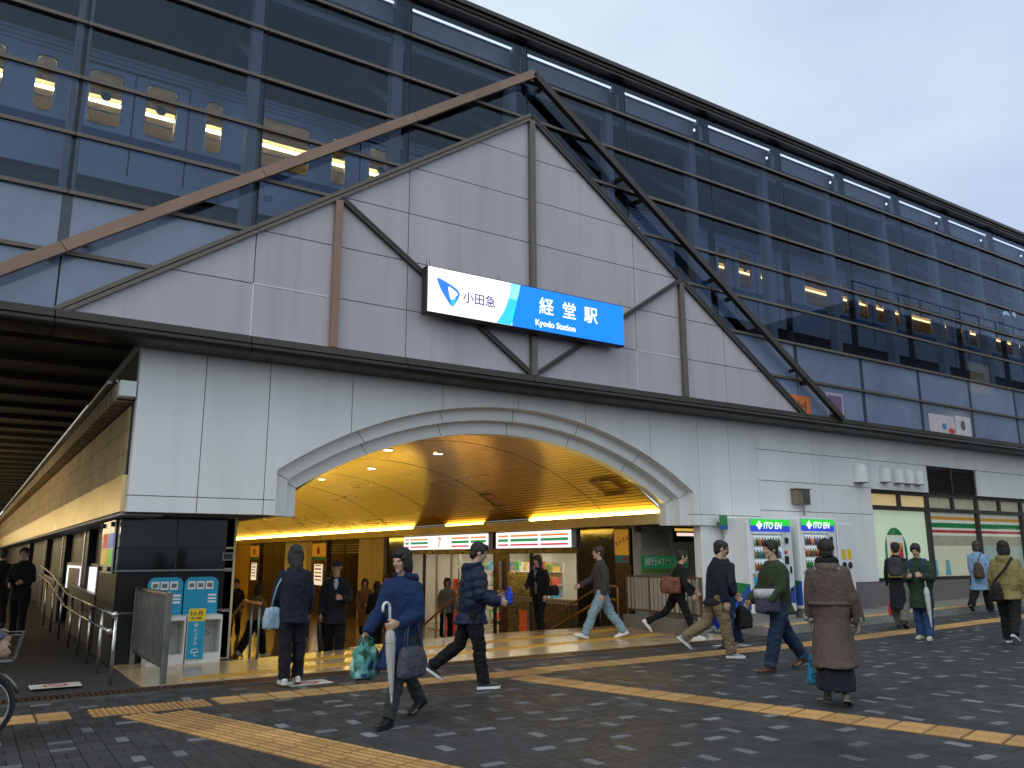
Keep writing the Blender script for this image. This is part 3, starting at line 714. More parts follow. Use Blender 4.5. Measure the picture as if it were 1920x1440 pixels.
# emblem: rounded leaf triangle with white inner leaf
def blob(pts, n=6):
    o = []; m = len(pts)
    for i in range(m):
        p0, p1, p2, p3 = [Vector(pts[(i + d) % m]) for d in (-1, 0, 1, 2)]
        for t in [k / n for k in range(n)]:
            o.append(tuple(.5 * ((2 * p1) + (p2 - p0) * t + (2 * p0 - 5 * p1 + 4 * p2 - p3) * t * t + (3 * p1 - p0 - 3 * p2 + p3) * t ** 3)))
    return o
def flat(pts, y, nm, m): q = MB(); q.add([(p[0], y, p[1]) for p in pts], [tuple(range(len(pts)))]); return q.build(nm, m, sg)
flat(blob([(-1.93, .19), (-1.86, .20), (-1.60, .10), (-1.51, .02), (-1.52, -.06), (-1.60, -.20), (-1.65, -.23), (-1.71, -.18), (-1.86, .02)]), -.021, 'emblem', MAT['sg_logo'])
flat(blob([(-1.72, .09), (-1.63, .06), (-1.545, .0), (-1.57, -.05), (-1.66, -.13), (-1.70, -.05)], 4), -.023, 'emblem_leaf', MAT['sg_white'])
flat(blob([(-1.66, -.15), (-1.57, -.075), (-1.60, -.17), (-1.65, -.215)], 4), -.0235, 'emblem_tip', MAT['sg_cyan'])
text('小田急', .215, MAT['sg_navy'], sg, (-1.12, -.022, -.045), bold=.001)
for ch, x in (('経', .28), ('堂', .79), ('駅', 1.29)): text(ch, .33, MAT['sg_text'], sg, (x, -.018, .06), bold=.003)
text('Kyodo Station', .155, MAT['sg_text'], sg, (.48, -.018, -.245), bold=.003)
for x in (-2.08, -.7, .55, 2.08): MB().cyl((x, .08, hh), (x, .08, hh + .12), .006, 6).cyl((x + .05, .08, hh), (x + .05, .08, hh + .12), .006, 6).build('bird_spike', MAT['steel_dk'], sg)
for x in (-1.5, 1.5): MB().box(x - .05, x + .05, .19, .312, -.3, .3).build('bracket', MAT['dark_metal'], sg)
# ================================================================== LOWER STOREY
YW = .35
aw = empty('arch_wall', parent=station)
def arc_z(x, a, zs, za):
    r = (a * a + (za - zs) ** 2) / (2 * (za - zs)); return za - r + sqrt(max(0, r * r - x * x))
A0 = (4.35, 2.77, 4.11); A1 = (4.12, 2.65, 3.90); A2 = (3.92, 2.54, 3.68)
xc = [-6.37, -5.47, -4.53, -3.2, -1.55, 0, 1.55, 3.2, 4.53, 5.47, 6.38]
for a, b_ in zip(xc[:-1], xc[1:]):
    xa, xb = a + .006, b_ - .006; lo = 2.1
    bot = []
    xs_ = np.linspace(xa, xb, 15); prev = None
    cutL, cutR = -A0[0], A0[0]
    pts = sorted(set([xa, xb] + [float(v) for v in xs_] + ([cutL] if xa < cutL < xb else []) + ([cutR] if xa < cutR < xb else [])))
    for x in pts:
        if x < cutL - 1e-6 or x > cutR + 1e-6: bot.append((x, 2.326))
        elif abs(x - cutL) < 1e-6: bot += [(x, 2.326), (x, A0[1])]
        elif abs(x - cutR) < 1e-6: bot += [(x, A0[1]), (x, 2.326)]
        else: bot.append((x, arc_z(x, *A0)))
    poly = bot + [(xb, 4.40), (xa, 4.40)]
    MB().prism(poly, YW, YW + .2).build('wall_panel', MAT['white_wall'], aw)
    # lower course
    segs = []
    if xa < cutL: segs.append((xa, min(xb, cutL)))
    if xb > cutR: segs.append((max(xa, cutR), xb))
    for s0, s1 in segs: MB().box(s0, s1, YW, YW + .2, 2.1, 2.314).build('wall_panel', MAT['white_wall'], aw)
    if a > -6.3:
        zb = 2.1 if abs(a) > 4.35 else arc_z(a, *A0) + .01
        MB().box(a - .03, a + .03, YW + .012, YW + .19, zb, 4.39).build('joint_strip', MAT['joint'], aw)
for s0, s1 in ((-6.36, -4.36), (4.36, 6.37)): MB().box(s0, s1, YW + .012, YW + .19, 2.30, 2.34).build('joint_strip', MAT['joint'], aw)
def ring_pts(A, n=40, lo=2.1, o=0):
    a, zs, za = A; P_ = [(-a - o, lo), (-a - o, zs)]
    for i in range(1, n): x = -a + 2 * a * i / n; P_.append((x * (a + o) / a, arc_z(x, *A) + o))
    return P_ + [(a + o, zs), (a + o, lo)]
def moulding(Ao, Ai, y0, y1, nm):
    po, pi_ = ring_pts(Ao, o=.04), ring_pts(Ai); n = len(po); cuts = [0, 1, 5, 12, 20, 22, 30, 37, 41, n - 1]
    cuts = [0, 1, 7, 14, 21, 28, 35, n - 2, n - 1]
    for c0, c1 in zip(cuts[:-1], cuts[1:]):
        b = MB(); g_ = .0
        rr = []
        for i in range(c0, c1 + 1): rr.append([(po[i][0], y0, po[i][1]), (pi_[i][0], y0, pi_[i][1]), (pi_[i][0], y1, pi_[i][1]), (po[i][0], y1, po[i][1])])
        b.rings(rr); b.build('arch_moulding', MAT['white_wall'], aw)
        if c0 > 0:
            i = c0; b = MB(); b.bar((po[i][0] * .995, y0 - .001, po[i][1]), (pi_[i][0], y0 - .001, pi_[i][1]), .01, .006, (1, 0, 0)); b.build('joint_line', MAT['joint'], aw)
moulding(A0, A1, YW + .2, YW + .4, 'outer'); moulding(A1, A2, YW + .4, YW + .6, 'inner')
# solid pier right of the arch, down to the ground
MB().bbox(4.56, 6.37, .40, .62, -.03, 2.098, .01).build('pier', MAT['white_wall'], aw)
# ---- barrel vault of metal slats
va = empty('vault_ceiling', parent=station)
MAT['gold'] = M('champagne gold metal slat', (.74, .45, .02), .30, .65, var=.07, scale=.6, rvar=.05, stretch=(1, .1, 1))
MAT['gold_dk'] = M('slat gap', (.05, .035, .012), .8)
VR, VZ = 6.343, -2.543; VA = math.asin(3.95 / VR); NS = 84
for i in range(NS):
    t0, t1 = -VA + 2 * VA * i / NS, -VA + 2 * VA * (i + 1) / NS; g_ = .0016
    pr = [(VR * sin(t0 + g_), VZ + VR * cos(t0 + g_)), (VR * sin(t1 - g_), VZ + VR * cos(t1 - g_)), ((VR + .02) * sin(t1 - g_), VZ + (VR + .02) * cos(t1 - g_)), ((VR + .02) * sin(t0 + g_), VZ + (VR + .02) * cos(t0 + g_))]
    MB().prism(pr, .96, 36).build('ceiling_slat', MAT['gold'], va)
b = MB()
for i in range(40):
    t0, t1 = -VA + 2 * VA * i / 40, -VA + 2 * VA * (i + 1) / 40
    b.add([((VR + .03) * sin(t0), .96, VZ + (VR + .03) * cos(t0)), ((VR + .03) * sin(t1), .96, VZ + (VR + .03) * cos(t1)), ((VR + .03) * sin(t1), 36, VZ + (VR + .03) * cos(t1)), ((VR + .03) * sin(t0), 36, VZ + (VR + .03) * cos(t0))], [(0, 1, 2, 3)])
b.build('ceiling_backing', MAT['gold_dk'], va)
for y in (2.75, 6.6, 10.4, 14.2, 18.0, 21.8, 25.6, 29.4):
    b = MB(); rr = []
    for i in range(41):
        t = -VA + 2 * VA * i / 40
        rr.append([((VR - d) * sin(t), y + e, VZ + (VR - d) * cos(t)) for d, e in ((.004, -.008), (.004, .008), (-.01, .008), (-.01, -.008))])
    b.rings(rr); b.build('ceiling_joint', MAT['gold_dk'], va)
MAT['downlight'] = E('lit downlight', (1, .82, .62), 25)
for (x, y) in ((-.68, 4.44), (.61, 8.28), (.59, 11.92), (.59, 4.52), (-.68, 8.3), (-.68, 12), (.6, 16), (-.68, 16), (.6, 20), (.6, 24)):
    z = VZ + sqrt(VR * VR - x * x); l_ = MB()
    l_.cyl((x, y, z - .012), (x, y, z + .0), .10, 20); l_.build('downlight', MAT['downlight'], va)
    b = MB(); b.tube([(x + .115 * cos(t), y + .115 * sin(t), z - .008) for t in [2 * pi * i / 24 for i in range(24)]], .014, 6, closed=True); b.build('downlight_rim', MAT['white_wall'], va, True)
for (ya, yb) in ((1.42, 2.07), (6.1, 6.7)):
    P4 = [(x, y, VZ + sqrt(VR * VR - x * x) - .008) for x, y in ((2.98, yb), (2.98, ya), (3.45, ya), (3.45, yb))]
    b = MB(); b.tube(P4, .011, 6, closed=True); b.build('ceiling_hatch', MAT['bronze_lt'], va)
# cornices with cove lamps
MAT['cornice'] = M('cream gold cornice', (.74, .58, .27), .4, .1, var=.08)
MAT['cove'] = E('lit cove lamp', (1.0, .72, .12), 46); MAT['cove_off'] = M('unlit cove lamp', (.35, .30, .2), .5)
for s_ in (1, -1):
    y = .96
    while y < 35:
        y1 = y + 3.4
        MB().box(*sorted((s_ * 3.88, s_ * 4.25)), y + .004, y1 - .004, 2.14, 2.365).build('cornice', MAT['cornice'], va); y = y1
    for (ya, yb, lit) in ((.98, 5.7, 1), (5.75, 8.0, 0), (8.05, 10.2, .3), (10.25, 12.4, 0), (12.45, 35, 1)):
        if s_ < 0 and ya < 12: lit = 0
        if lit == .3: m_ = E('dim cove lamp', (1.0, .62, .10), 12)
        else: m_ = MAT['cove'] if lit else MAT['cove_off']
        MB().box(*sorted((s_ * 3.90, s_ * 3.95)), ya, yb, 2.372, 2.418).build('cove_lamp', m_, va)
# ---- right side of the passage
pw = empty('passage_wall', parent=station)
MAT['brown'] = M('dark brown panel', (.07, .038, .024), .3, var=.15, rvar=.08)
MAT['brown_glass'] = M('dark shop glazing', (.03, .025, .02), .08, var=.3, rvar=.02)
MAT['cream'] = M('cream plaster', (.62, .52, .30), .6, var=.08)
MAT['yellow_wall'] = M('yellow lit wall', (.70, .47, .12), .6, var=.06)
MAT['poster_o'] = M('orange poster', (.62, .30, .04), .5, var=.1, emit=(.75, .36, .03), es=.25)
MAT['poster_w'] = M('white lit poster', (.8, .76, .7), .5, var=.05, emit=(1, .86, .66), es=.8)
MAT['teal'] = M('teal print', (.03, .25, .24), .5); MAT['print_dk'] = M('black print', (.02, .018, .015), .5)
def pbox(nm, y0, y1, z0, z1, m, x0=4.2, x1=4.3, par=None): return MB().bbox(x0, x1, y0, y1, z0, z1, .006).build(nm, m, par or pw)
pbox('wall_panel', 2.75, 4.1, -.75, 2.1, MAT['brown_glass'])
pbox('wall_panel', 2.12, 2.74, -.75, 2.1, MAT['brown'])
pbox('lintel', 4.12, 13.5, 1.55, 2.12, MAT['brown'], 4.22, 4.4)
pbox('wall_panel', 13.5, 15.0, -.75, 2.12, MAT['brown_glass'])
for y0, y1 in ((15.03, 16.12), (16.14, 17.25)): pbox('lit_pillar', y0, y1, -.75, 2.12, MAT['cream'], 4.1, 4.3)
pbox('wall_panel', 17.27, 18.8, -.75, 2.12, MAT['brown_glass']); pbox('wall_panel', 18.83, 20.5, -.75, 2.12, MAT['brown_glass'])
pbox('poster_pillar', 20.52, 22.28, -.75, 2.12, MAT['brown'], 4.1, 4.3)
pbox('wall_panel', 22.3, 26.1, -.75, 2.12, MAT['cream']); pbox('notice_board', 23.0, 25.9, .7, 2.05, MAT['white_wall'], 4.15, 4.199)
pbox('wall_panel', 26.12, 27.8, -.75, 2.12, MAT['brown_glass']); pbox('wall_panel', 27.82, 29.7, -.75, 2.12, MAT['brown_glass'])
pbox('poster_pillar', 29.72, 31.4, -.75, 2.12, MAT['brown'], 4.1, 4.3)
pbox('wall_panel', 31.42, 36, -.75, 2.12, MAT['yellow_wall'])
MB().box(-4.6, 9.6, 36, 36.2, -.75, 3.9).build('end_wall', MAT['yellow_wall'], pw)
MB().box(-4.75, -4.6, 1.42, 36, -.75, 2.14).build('left_wall', MAT['cream'], pw)
MB().bbox(-4.59, -2.6, 34.2, 34.3, -.75, 1.7, .01).build('door_leaf', MAT['bronze_lt'], pw)
for (y0, y1) in ((17.4, 18.7), (18.95, 20.4), (26.3, 27.7), (27.95, 29.6)):
    b = MB()
    for z in (1.62, 1.72, 1.82, 1.92): b.box(4.185, 4.2, y0, y1, z, z + .03)
    b.build('transom_louver', MAT['steel_dk'], pw)
def poster(name, label, y0, y1, z0, z1, m, x=4.09):
    t = thing(name, label, 'poster', (x, (y0 + y1) / 2, (z0 + z1) / 2)); d, h = (y1 - y0) / 2, (z1 - z0) / 2
    MB().box(-.006, 0, -d, d, -h, h).build('sheet', m, t); return t, d, h
for i, (y0, y1) in enumerate(((20.6, 22.2), (29.8, 31.3))):
    t, d, h = poster('poster', ('orange dancing figure poster above a teal strip, nearer one along the passage', 'orange dancing figure poster above a teal strip, deeper one along the passage')[i], y0, y1, 1.35, 2.02, MAT['poster_o'])
    MB().box(-.009, -.007, -d, d, -h, -h + .13).build('teal_strip', MAT['teal'], t)
    MB().tube([(-.009, -.05, -.1), (-.009, 0, .05), (-.009, .02, .2)], [.06, .09, .04], 8).build('figure', MAT['red'], t, True)
    t, d, h = poster('lit_poster', ('narrow backlit poster on the dark pillar, nearer one along the passage', 'narrow backlit poster on the dark pillar, deeper one along the passage')[i], y0 + .3, y1 - .35, .35, 1.18, MAT['poster_w'])
    for k in range(5): MB().box(-.009, -.007, -d * .8, d * .8, h * (.8 - .35 * k), h * (.95 - .35 * k)).build('print_line', MAT['red'] if k % 2 else MAT['poster_o'], t)
t, d, h = poster('shop_banner', 'orange shop banner with black writing at the passage corner', 2.25, 2.72, 1.5, 2.07, MAT['poster_o'], 4.19)
text('ストさん', .13, MAT['print_dk'], t, (-.008, -.02, .02), (pi / 2, radians(-20), -pi / 2), bold=.002)
MB().box(-.004, 0, -d, d, -h - .17, -h - .005).build('teal_strip', MAT['teal'], t); MB().box(-.007, -.005, -d + .05, -d + .2, -h - .13, -h - .05).build('red_mark', MAT['red'], t)
MB().box(4.26, 4.36, 2.0, 36, 2.0, 2.22).build('ceiling_closure', MAT['brown'], pw); MB().box(4.2, 10, .96, 36, 2.22, 2.32).build('sky_block_slab', MAT['interior_dk'], pw)  # closure fills the gap; unseen slab added above the store to block the sky
# ---- recess wall with louver and bank sign
rc = empty('recess_wall', parent=station)
MAT['beige_panel'] = M('beige metal panel', (.40, .37, .31), .5, var=.08)
MB().box(4.2, 6.5, 2.1, 2.2, -.03, 2.14).build('wall_panel', MAT['beige_panel'], rc)
MB().box(4.2, 6.5, .96, 2.1, 2.14, 2.2).build('recess_soffit', MAT['interior_dk'], rc)
b = MB().box(4.36, 4.40, 2.05, 2.099, 1.60, 2.12).box(5.28, 5.32, 2.05, 2.099, 1.60, 2.12).box(4.40, 5.28, 2.05, 2.099, 1.60, 1.64).box(4.40, 5.28, 2.05, 2.099, 2.08, 2.12); b.build('louver_frame', MAT['beige_panel'], rc)
for k in range(8): MB().add([(4.40, 2.05, 1.65 + k * .054), (5.28, 2.05, 1.65 + k * .054), (5.28, 2.095, 1.69 + k * .054), (4.40, 2.095, 1.69 + k * .054), (4.40, 2.05, 1.656 + k * .054), (5.28, 2.05, 1.656 + k * .054), (5.28, 2.095, 1.696 + k * .054), (4.40, 2.095, 1.696 + k * .054)], [(0, 3, 2, 1), (4, 5, 6, 7), (0, 1, 5, 4), (2, 3, 7, 6)]).build('louver_slat', MAT['beige_panel'], rc)
MB().box(5.42, 6.18, 2.07, 2.099, 1.8, 2.12).build('mirror_window', MAT['brown_glass'], rc)
MB().box(5.5, 6.16, 2.06, 2.069, 1.93, 2.0).build('mirrored_strip', E('lit strip reflection', (1, .75, .6), 1.0), rc)  # glowing strips here and below paint the shop sign mirrored in the glass
MB().box(5.44, 6.16, 2.06, 2.069, 2.04, 2.10).build('mirrored_gold_strip', E('gold strip reflection', (.9, .55, .1), .7), rc)
t = thing('bank_sign', 'green bank cash machine sign with white characters above the railing', 'sign', (5.1, 2.07, 1.3))
MAT['green'] = M('green sign face', (.02, .14, .06), .4, var=.05, emit=(.02, .20, .08), es=.25)
MB().box(-.75, .75, 0, .028, -.21, .21).build('sign_frame', MAT['beige_panel'], t); MB().box(-.72, .72, -.006, -.001, -.1, .19).build('sign_face', MAT['green'], t)
MB().box(-.72, .72, -.006, -.001, -.19, -.105).build('lime_band', M('lime band', (.12, .26, .04), .5), t)
text('銀行ATM', .19, MAT['sealant'], t, (-.62, -.009, .05), align='LEFT', bold=.002)
# ---- convenience store in the passage
cs = empty('store_front', parent=station)
MAT['store_w'] = M('white store wall', (.78, .76, .70), .5, var=.04); MAT['store_lamp'] = E('store ceiling lamp', (1, .93, .74), 6)
MB().box(9.5, 9.6, 2.9, 14.2, -.75, 1.7).build('store_back_wall', MAT['store_w'], cs)
for y in (3.0, 14.1): MB().box(4.45, 9.5, y - .05, y + .05, -.75, 1.7).build('store_side_wall', MAT['store_w'], cs)
MB().box(4.41, 9.6, 2.9, 14.2, 1.62, 1.72).build('store_ceiling', MAT['store_w'], cs)
MB().box(4.41, 9.5, 2.9, 14.2, -.751, -.735).build('store_floor', M('pale store floor', (.5, .46, .32), .25), cs)
for y in (4.2, 6.0, 8.4, 10.6, 12.8): MB().box(4.8, 9.2, y - .12, y + .12, 1.585, 1.615).build('store_lamp', MAT['store_lamp'], cs)
def frame(nm, y0, y1, z0, z1, m, x0=4.2, x1=4.28): return MB().bbox(x0, x1, y0, y1, z0, z1, .004).build(nm, m, cs)
for y in (4.13, 6.13, 7.92, 9.9, 12.2): frame('post', y - .04, y + .04, -.75, 1.56, MAT['black'] if y != 9.9 else MAT['steel'])
frame('counter_panel', 4.17, 6.09, -.75, .33, MAT['steel_dk'], 4.2, 4.26); frame('pattern_band', 4.17, 7.25, .335, .45, MAT['cream'], 4.19, 4.255)
for k in range(22):
    y = 4.25 + k * .135; MB().add([(4.188, y, .39), (4.188, y + .04, .42), (4.188, y + .075, .39), (4.188, y + .035, .36)], [(0, 1, 2, 3)]).build('pattern_mark', MAT['brown'], cs)
frame('steel_cabinet', 6.18, 7.22, .452, 1.08, MAT['steel'], 4.2, 4.8); frame('steel_cabinet', 6.18, 7.22, -.75, .33, MAT['steel'], 4.2, 4.8)
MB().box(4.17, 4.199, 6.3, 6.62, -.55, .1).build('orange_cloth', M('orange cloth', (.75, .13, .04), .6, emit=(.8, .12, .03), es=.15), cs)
MAT['brick'] = M('brown brick', (.20, .085, .045), .6, var=.35, scale=8)
for r_ in range(17):
    for c_ in range(2):
        y0 = 7.26 + c_ * .21 + (0 if r_ % 2 else -.0); MB().bbox(4.2, 4.32, y0 + .004, y0 + .2, -.745 + r_ * .077, -.745 + r_ * .077 + .069, .006).build('brick', MAT['brick'], cs)
frame('timber_panel', 7.26, 7.88, .57, 1.55, M('timber panel', (.22, .09, .035), .35, var=.2, stretch=(1, 8, .6)), 4.2, 4.3)
MB().cyl((4.15, 7.55, .6), (4.15, 7.55, 1.35), .018, 10).cyl((4.15, 7.47, .6), (4.15, 7.47, 1.35), .018, 10).build('door_handle', MAT['steel'], cs)
for y0, y1 in ((4.17, 6.09), (7.96, 9.86), (9.94, 12.16), (12.24, 13.45)): MB().add([(4.24, y0, .455 if y0 < 5 else -.74), (4.24, y1, .455 if y0 < 5 else -.74), (4.24, y1, 1.55), (4.24, y0, 1.55)], [(0, 1, 2, 3)]).build('shop_pane', MAT['clear_glass'], cs)
MB().box(4.22, 4.27, 10.35, 10.45, -.74, 1.55).box(4.22, 4.27, 11.3, 11.4, -.74, 1.55).build('door_stile', MAT['store_w'], cs)
# lit sign boxes with stripes
MAT['ssign'] = E('backlit white store sign', (1, .97, .98), 1.15)
for nm, col in (('s_or', (.85, .24, .05)), ('s_gr', (.02, .28, .12)), ('s_rd', (.62, .03, .08))): MAT[nm] = E('backlit stripe ' + nm, col, .9)
def store_sign(label, y0, y1, joints, logo=None):
    t = thing('store_sign', label, 'sign', (4.05, (y0 + y1) / 2, 1.9), 0); d = (y1 - y0) / 2; c = (y0 + y1) / 2
    MB().bbox(.012, .165, -d, d, -.22, .22, .01).build('sign_box', MAT['sealant'], t)
    MB().box(0, .010, -d + .015, d - .015, -.205, .205).build('sign_face', MAT['ssign'], t)
    cuts = [-d + .06] + [j - c for j in joints] + [d - .06]
    for a, b_ in zip(cuts[:-1], cuts[1:]):
        if logo and a < logo[0] - c < b_: continue
        for z0, z1, m_ in ((.085, .135, 's_or'), (-.04, .035, 's_gr'), (-.145, -.10, 's_rd')): MB().box(-.004, -.001, a + .06, b_ - .06, z0, z1).build('stripe', MAT[m_], t)
    if logo:
        y = logo[0] - c
        MB().prism([(y + .09, .15), (y - .10, .15), (y - .10, .09), (y - .0, -.05), (y + .05, -.05), (y - .03, .09), (y + .09, .09)], -.006, -.001, 'x').build('numeral', MAT['s_or'], t)
        MB().prism([(y + .0, -.05), (y + .05, -.05), (y + .06, -.15), (y + .0, -.15)], -.006, -.001, 'x').build('numeral_foot', MAT['s_rd'], t)
        text('ELEVEn', .05, MAT['s_gr'], t, (-.006, y, -.035), (pi / 2, 0, -pi / 2), ext=.001)
    return t
store_sign('backlit shop sign with orange, green, red stripes and a numeral above glass doors', 7.98, 13.35, (9.0, 10.15, 11.55, 12.9), (10.85,))
store_sign('backlit shop sign with only orange, green, red stripes above the counter window', 4.16, 7.58, (5.5, 6.9))
# goods on shelves
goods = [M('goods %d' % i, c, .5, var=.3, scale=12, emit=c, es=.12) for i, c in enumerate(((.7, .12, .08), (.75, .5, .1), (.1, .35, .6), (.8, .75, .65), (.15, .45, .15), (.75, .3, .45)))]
rg = random.Random(5)
sh_lab = ('shop shelf of small packets beside the counter window', 'shop shelf of bright boxes deep inside the store', 'shop shelf of mixed goods behind the glass doors')
for (x, y0, y1, nz), lb in zip(((6.2, 3.4, 5.0, 5), (7.6, 5.6, 8.4, 5), (7.2, 9.0, 13.2, 5)), sh_lab):
    t = thing('shop_shelf', lb, 'shelf', (x, (y0 + y1) / 2, -.735)); d = (y1 - y0) / 2
    b = MB().box(.2, .24, -d, d, 0, 2.0)
    for k in range(nz): b.box(-.2, .2, -d, d, .12 + k * .4, .15 + k * .4)
    b.build('rack', MAT['store_w'], t)
    for k in range(nz):
        y = -d + .03
        while y < d - .12:
            w_ = rg.uniform(.08, .22); h_ = rg.uniform(.14, .3); MB().box(-.18, .1, y, y + w_ - .01, .152 + k * .4, .152 + k * .4 + h_).build('goods', rg.choice(goods), t); y += w_
t = thing('promotion_stand', 'red and white promotional stand inside the shop door', 'stand', (4.7, 10.6, -.735))
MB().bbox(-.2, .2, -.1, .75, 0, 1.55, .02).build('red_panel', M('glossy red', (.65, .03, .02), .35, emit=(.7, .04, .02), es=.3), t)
MB().prism([(-.12 - .5, 0), (-.12, 0), (-.12, 1.45)] + [(-.12 - .25 + .25 * cos(q), 1.2 + .25 * sin(q)) for q in [i * pi / 8 for i in range(9)]] + [(-.62, .6)], -.24, -.205, 'x').build('white_board', MAT['store_w'], t)
text('ATM', .12, MAT['print_dk'], t, (-.245, -.38, 1.1), (pi / 2, 0, -pi / 2))
# ================================================================== RIGHT WALL WITH SHOP WINDOWS
rw = empty('shop_wall', parent=station)
def wp(x0, x1, z0, z1, m='white_wall', nm='wall_panel'): return MB().bbox(x0 + .006, x1 - .006, YW, YW + .12, z0 + .006, z1 - .006, .004).build(nm, MAT[m], rw)
MB().box(6.38, 10.52, YW + .1, YW + .3, 0, 4.4).build('wall_core', MAT['joint'], rw)
MB().box(10.52, 27.5, YW + .1, YW + .3, 3.09, 4.4).build('wall_core', MAT['joint'], rw)
MB().box(10.52, 27.5, YW + .1, YW + .3, 0, .85).build('wall_core', MAT['joint'], rw)
for x0, x1 in ((6.38, 8.33), (8.33, 10.5)):
    for z0, z1 in ((3.81, 4.4), (3.12, 3.81), (2.46, 3.12), (.85, 2.46)): wp(x0, x1, z0, z1)
XV = [10.5, 13.05, 15.52, 18.0, 20.45, 22.9, 25.3, 27.5]
for i in range(len(XV) - 1):
    wp(XV[i], XV[i + 1], 3.81, 4.4)
    if i != 1: wp(XV[i], XV[i + 1], 3.09, 3.81)
MAT['plinth'] = M('brown grey rendered plinth', (.16, .14, .145), .6, var=.12, scale=2, dirt=.4, dcol=(.05, .045, .045), dscale=2)
for x0, x1 in ((6.38, 8.9), (8.9, 12), (12, 15), (15, 18), (18, 21), (21, 24), (24, 27.5)): MB().box(x0 + .003, x1 - .003, YW - .02, YW + .1, .1, .845).build('plinth_panel', MAT['plinth'], rw)
MAT['win_fr'] = M('dark brown window frame', (.045, .036, .033), .4, .3, var=.1)
# louvres above the second bay
lv = empty('louvre', parent=station)
MB().box(13.06, 15.5, YW + .13, YW + .15, 3.12, 3.80).build('louvre_back', MAT['black'], lv)
for x0, x1 in ((13.06, 13.14), (14.24, 14.32), (15.42, 15.5)): MB().box(x0, x1, YW + .03, YW + .14, 3.12, 3.80).build('louvre_post', MAT['win_fr'], lv)
for x0, x1 in ((13.14, 14.24), (14.32, 15.42)):
    for k in range(11):
        z = 3.14 + k * .058; MB().add([(x0, YW + .04, z), (x1, YW + .04, z), (x1, YW + .12, z + .045), (x0, YW + .12, z + .045), (x0, YW + .04, z + .008), (x1, YW + .04, z + .008), (x1, YW + .12, z + .053), (x0, YW + .12, z + .053)], [(0, 3, 2, 1), (4, 5, 6, 7), (0, 1, 5, 4), (2, 3, 7, 6)]).build('louvre_blade', MAT['win_fr'], lv)
# windows
MAT['film'] = M('frosted green white film', (.50, .58, .46), .45, var=.05, scale=1, emit=(.50, .60, .42), es=.55)
MAT['film_y'] = M('pale yellow film', (.55, .55, .42), .4, var=.06, emit=(.55, .54, .36), es=.32)
MAT['film_t'] = M('pale teal film', (.36, .44, .40), .35, var=.06, emit=(.36, .46, .40), es=.2)
MAT['film_w'] = M('warm lit transom light', (.55, .45, .26), .35, var=.08, emit=(.70, .50, .22), es=.42)
MAT['film_d'] = M('dim transom light', (.30, .28, .22), .3, var=.1, emit=(.35, .33, .22), es=.25)
MAT['st_or'] = M('orange film stripe', (.62, .27, .03), .4, emit=(.62, .27, .03), es=.2); MAT['st_gr'] = M('green film stripe', (.0, .17, .05), .4, emit=(.0, .2, .05), es=.2); MAT['st_rd'] = M('red film stripe', (.42, .02, .04), .4, emit=(.45, .02, .04), es=.2)
MAT['film_w2'] = M('white film stripe', (.7, .7, .64), .4, emit=(.7, .7, .6), es=.2); MAT['teal_film'] = M('teal chair print', (.10, .33, .38), .4, emit=(.1, .35, .4), es=.2)
YG = YW + .2
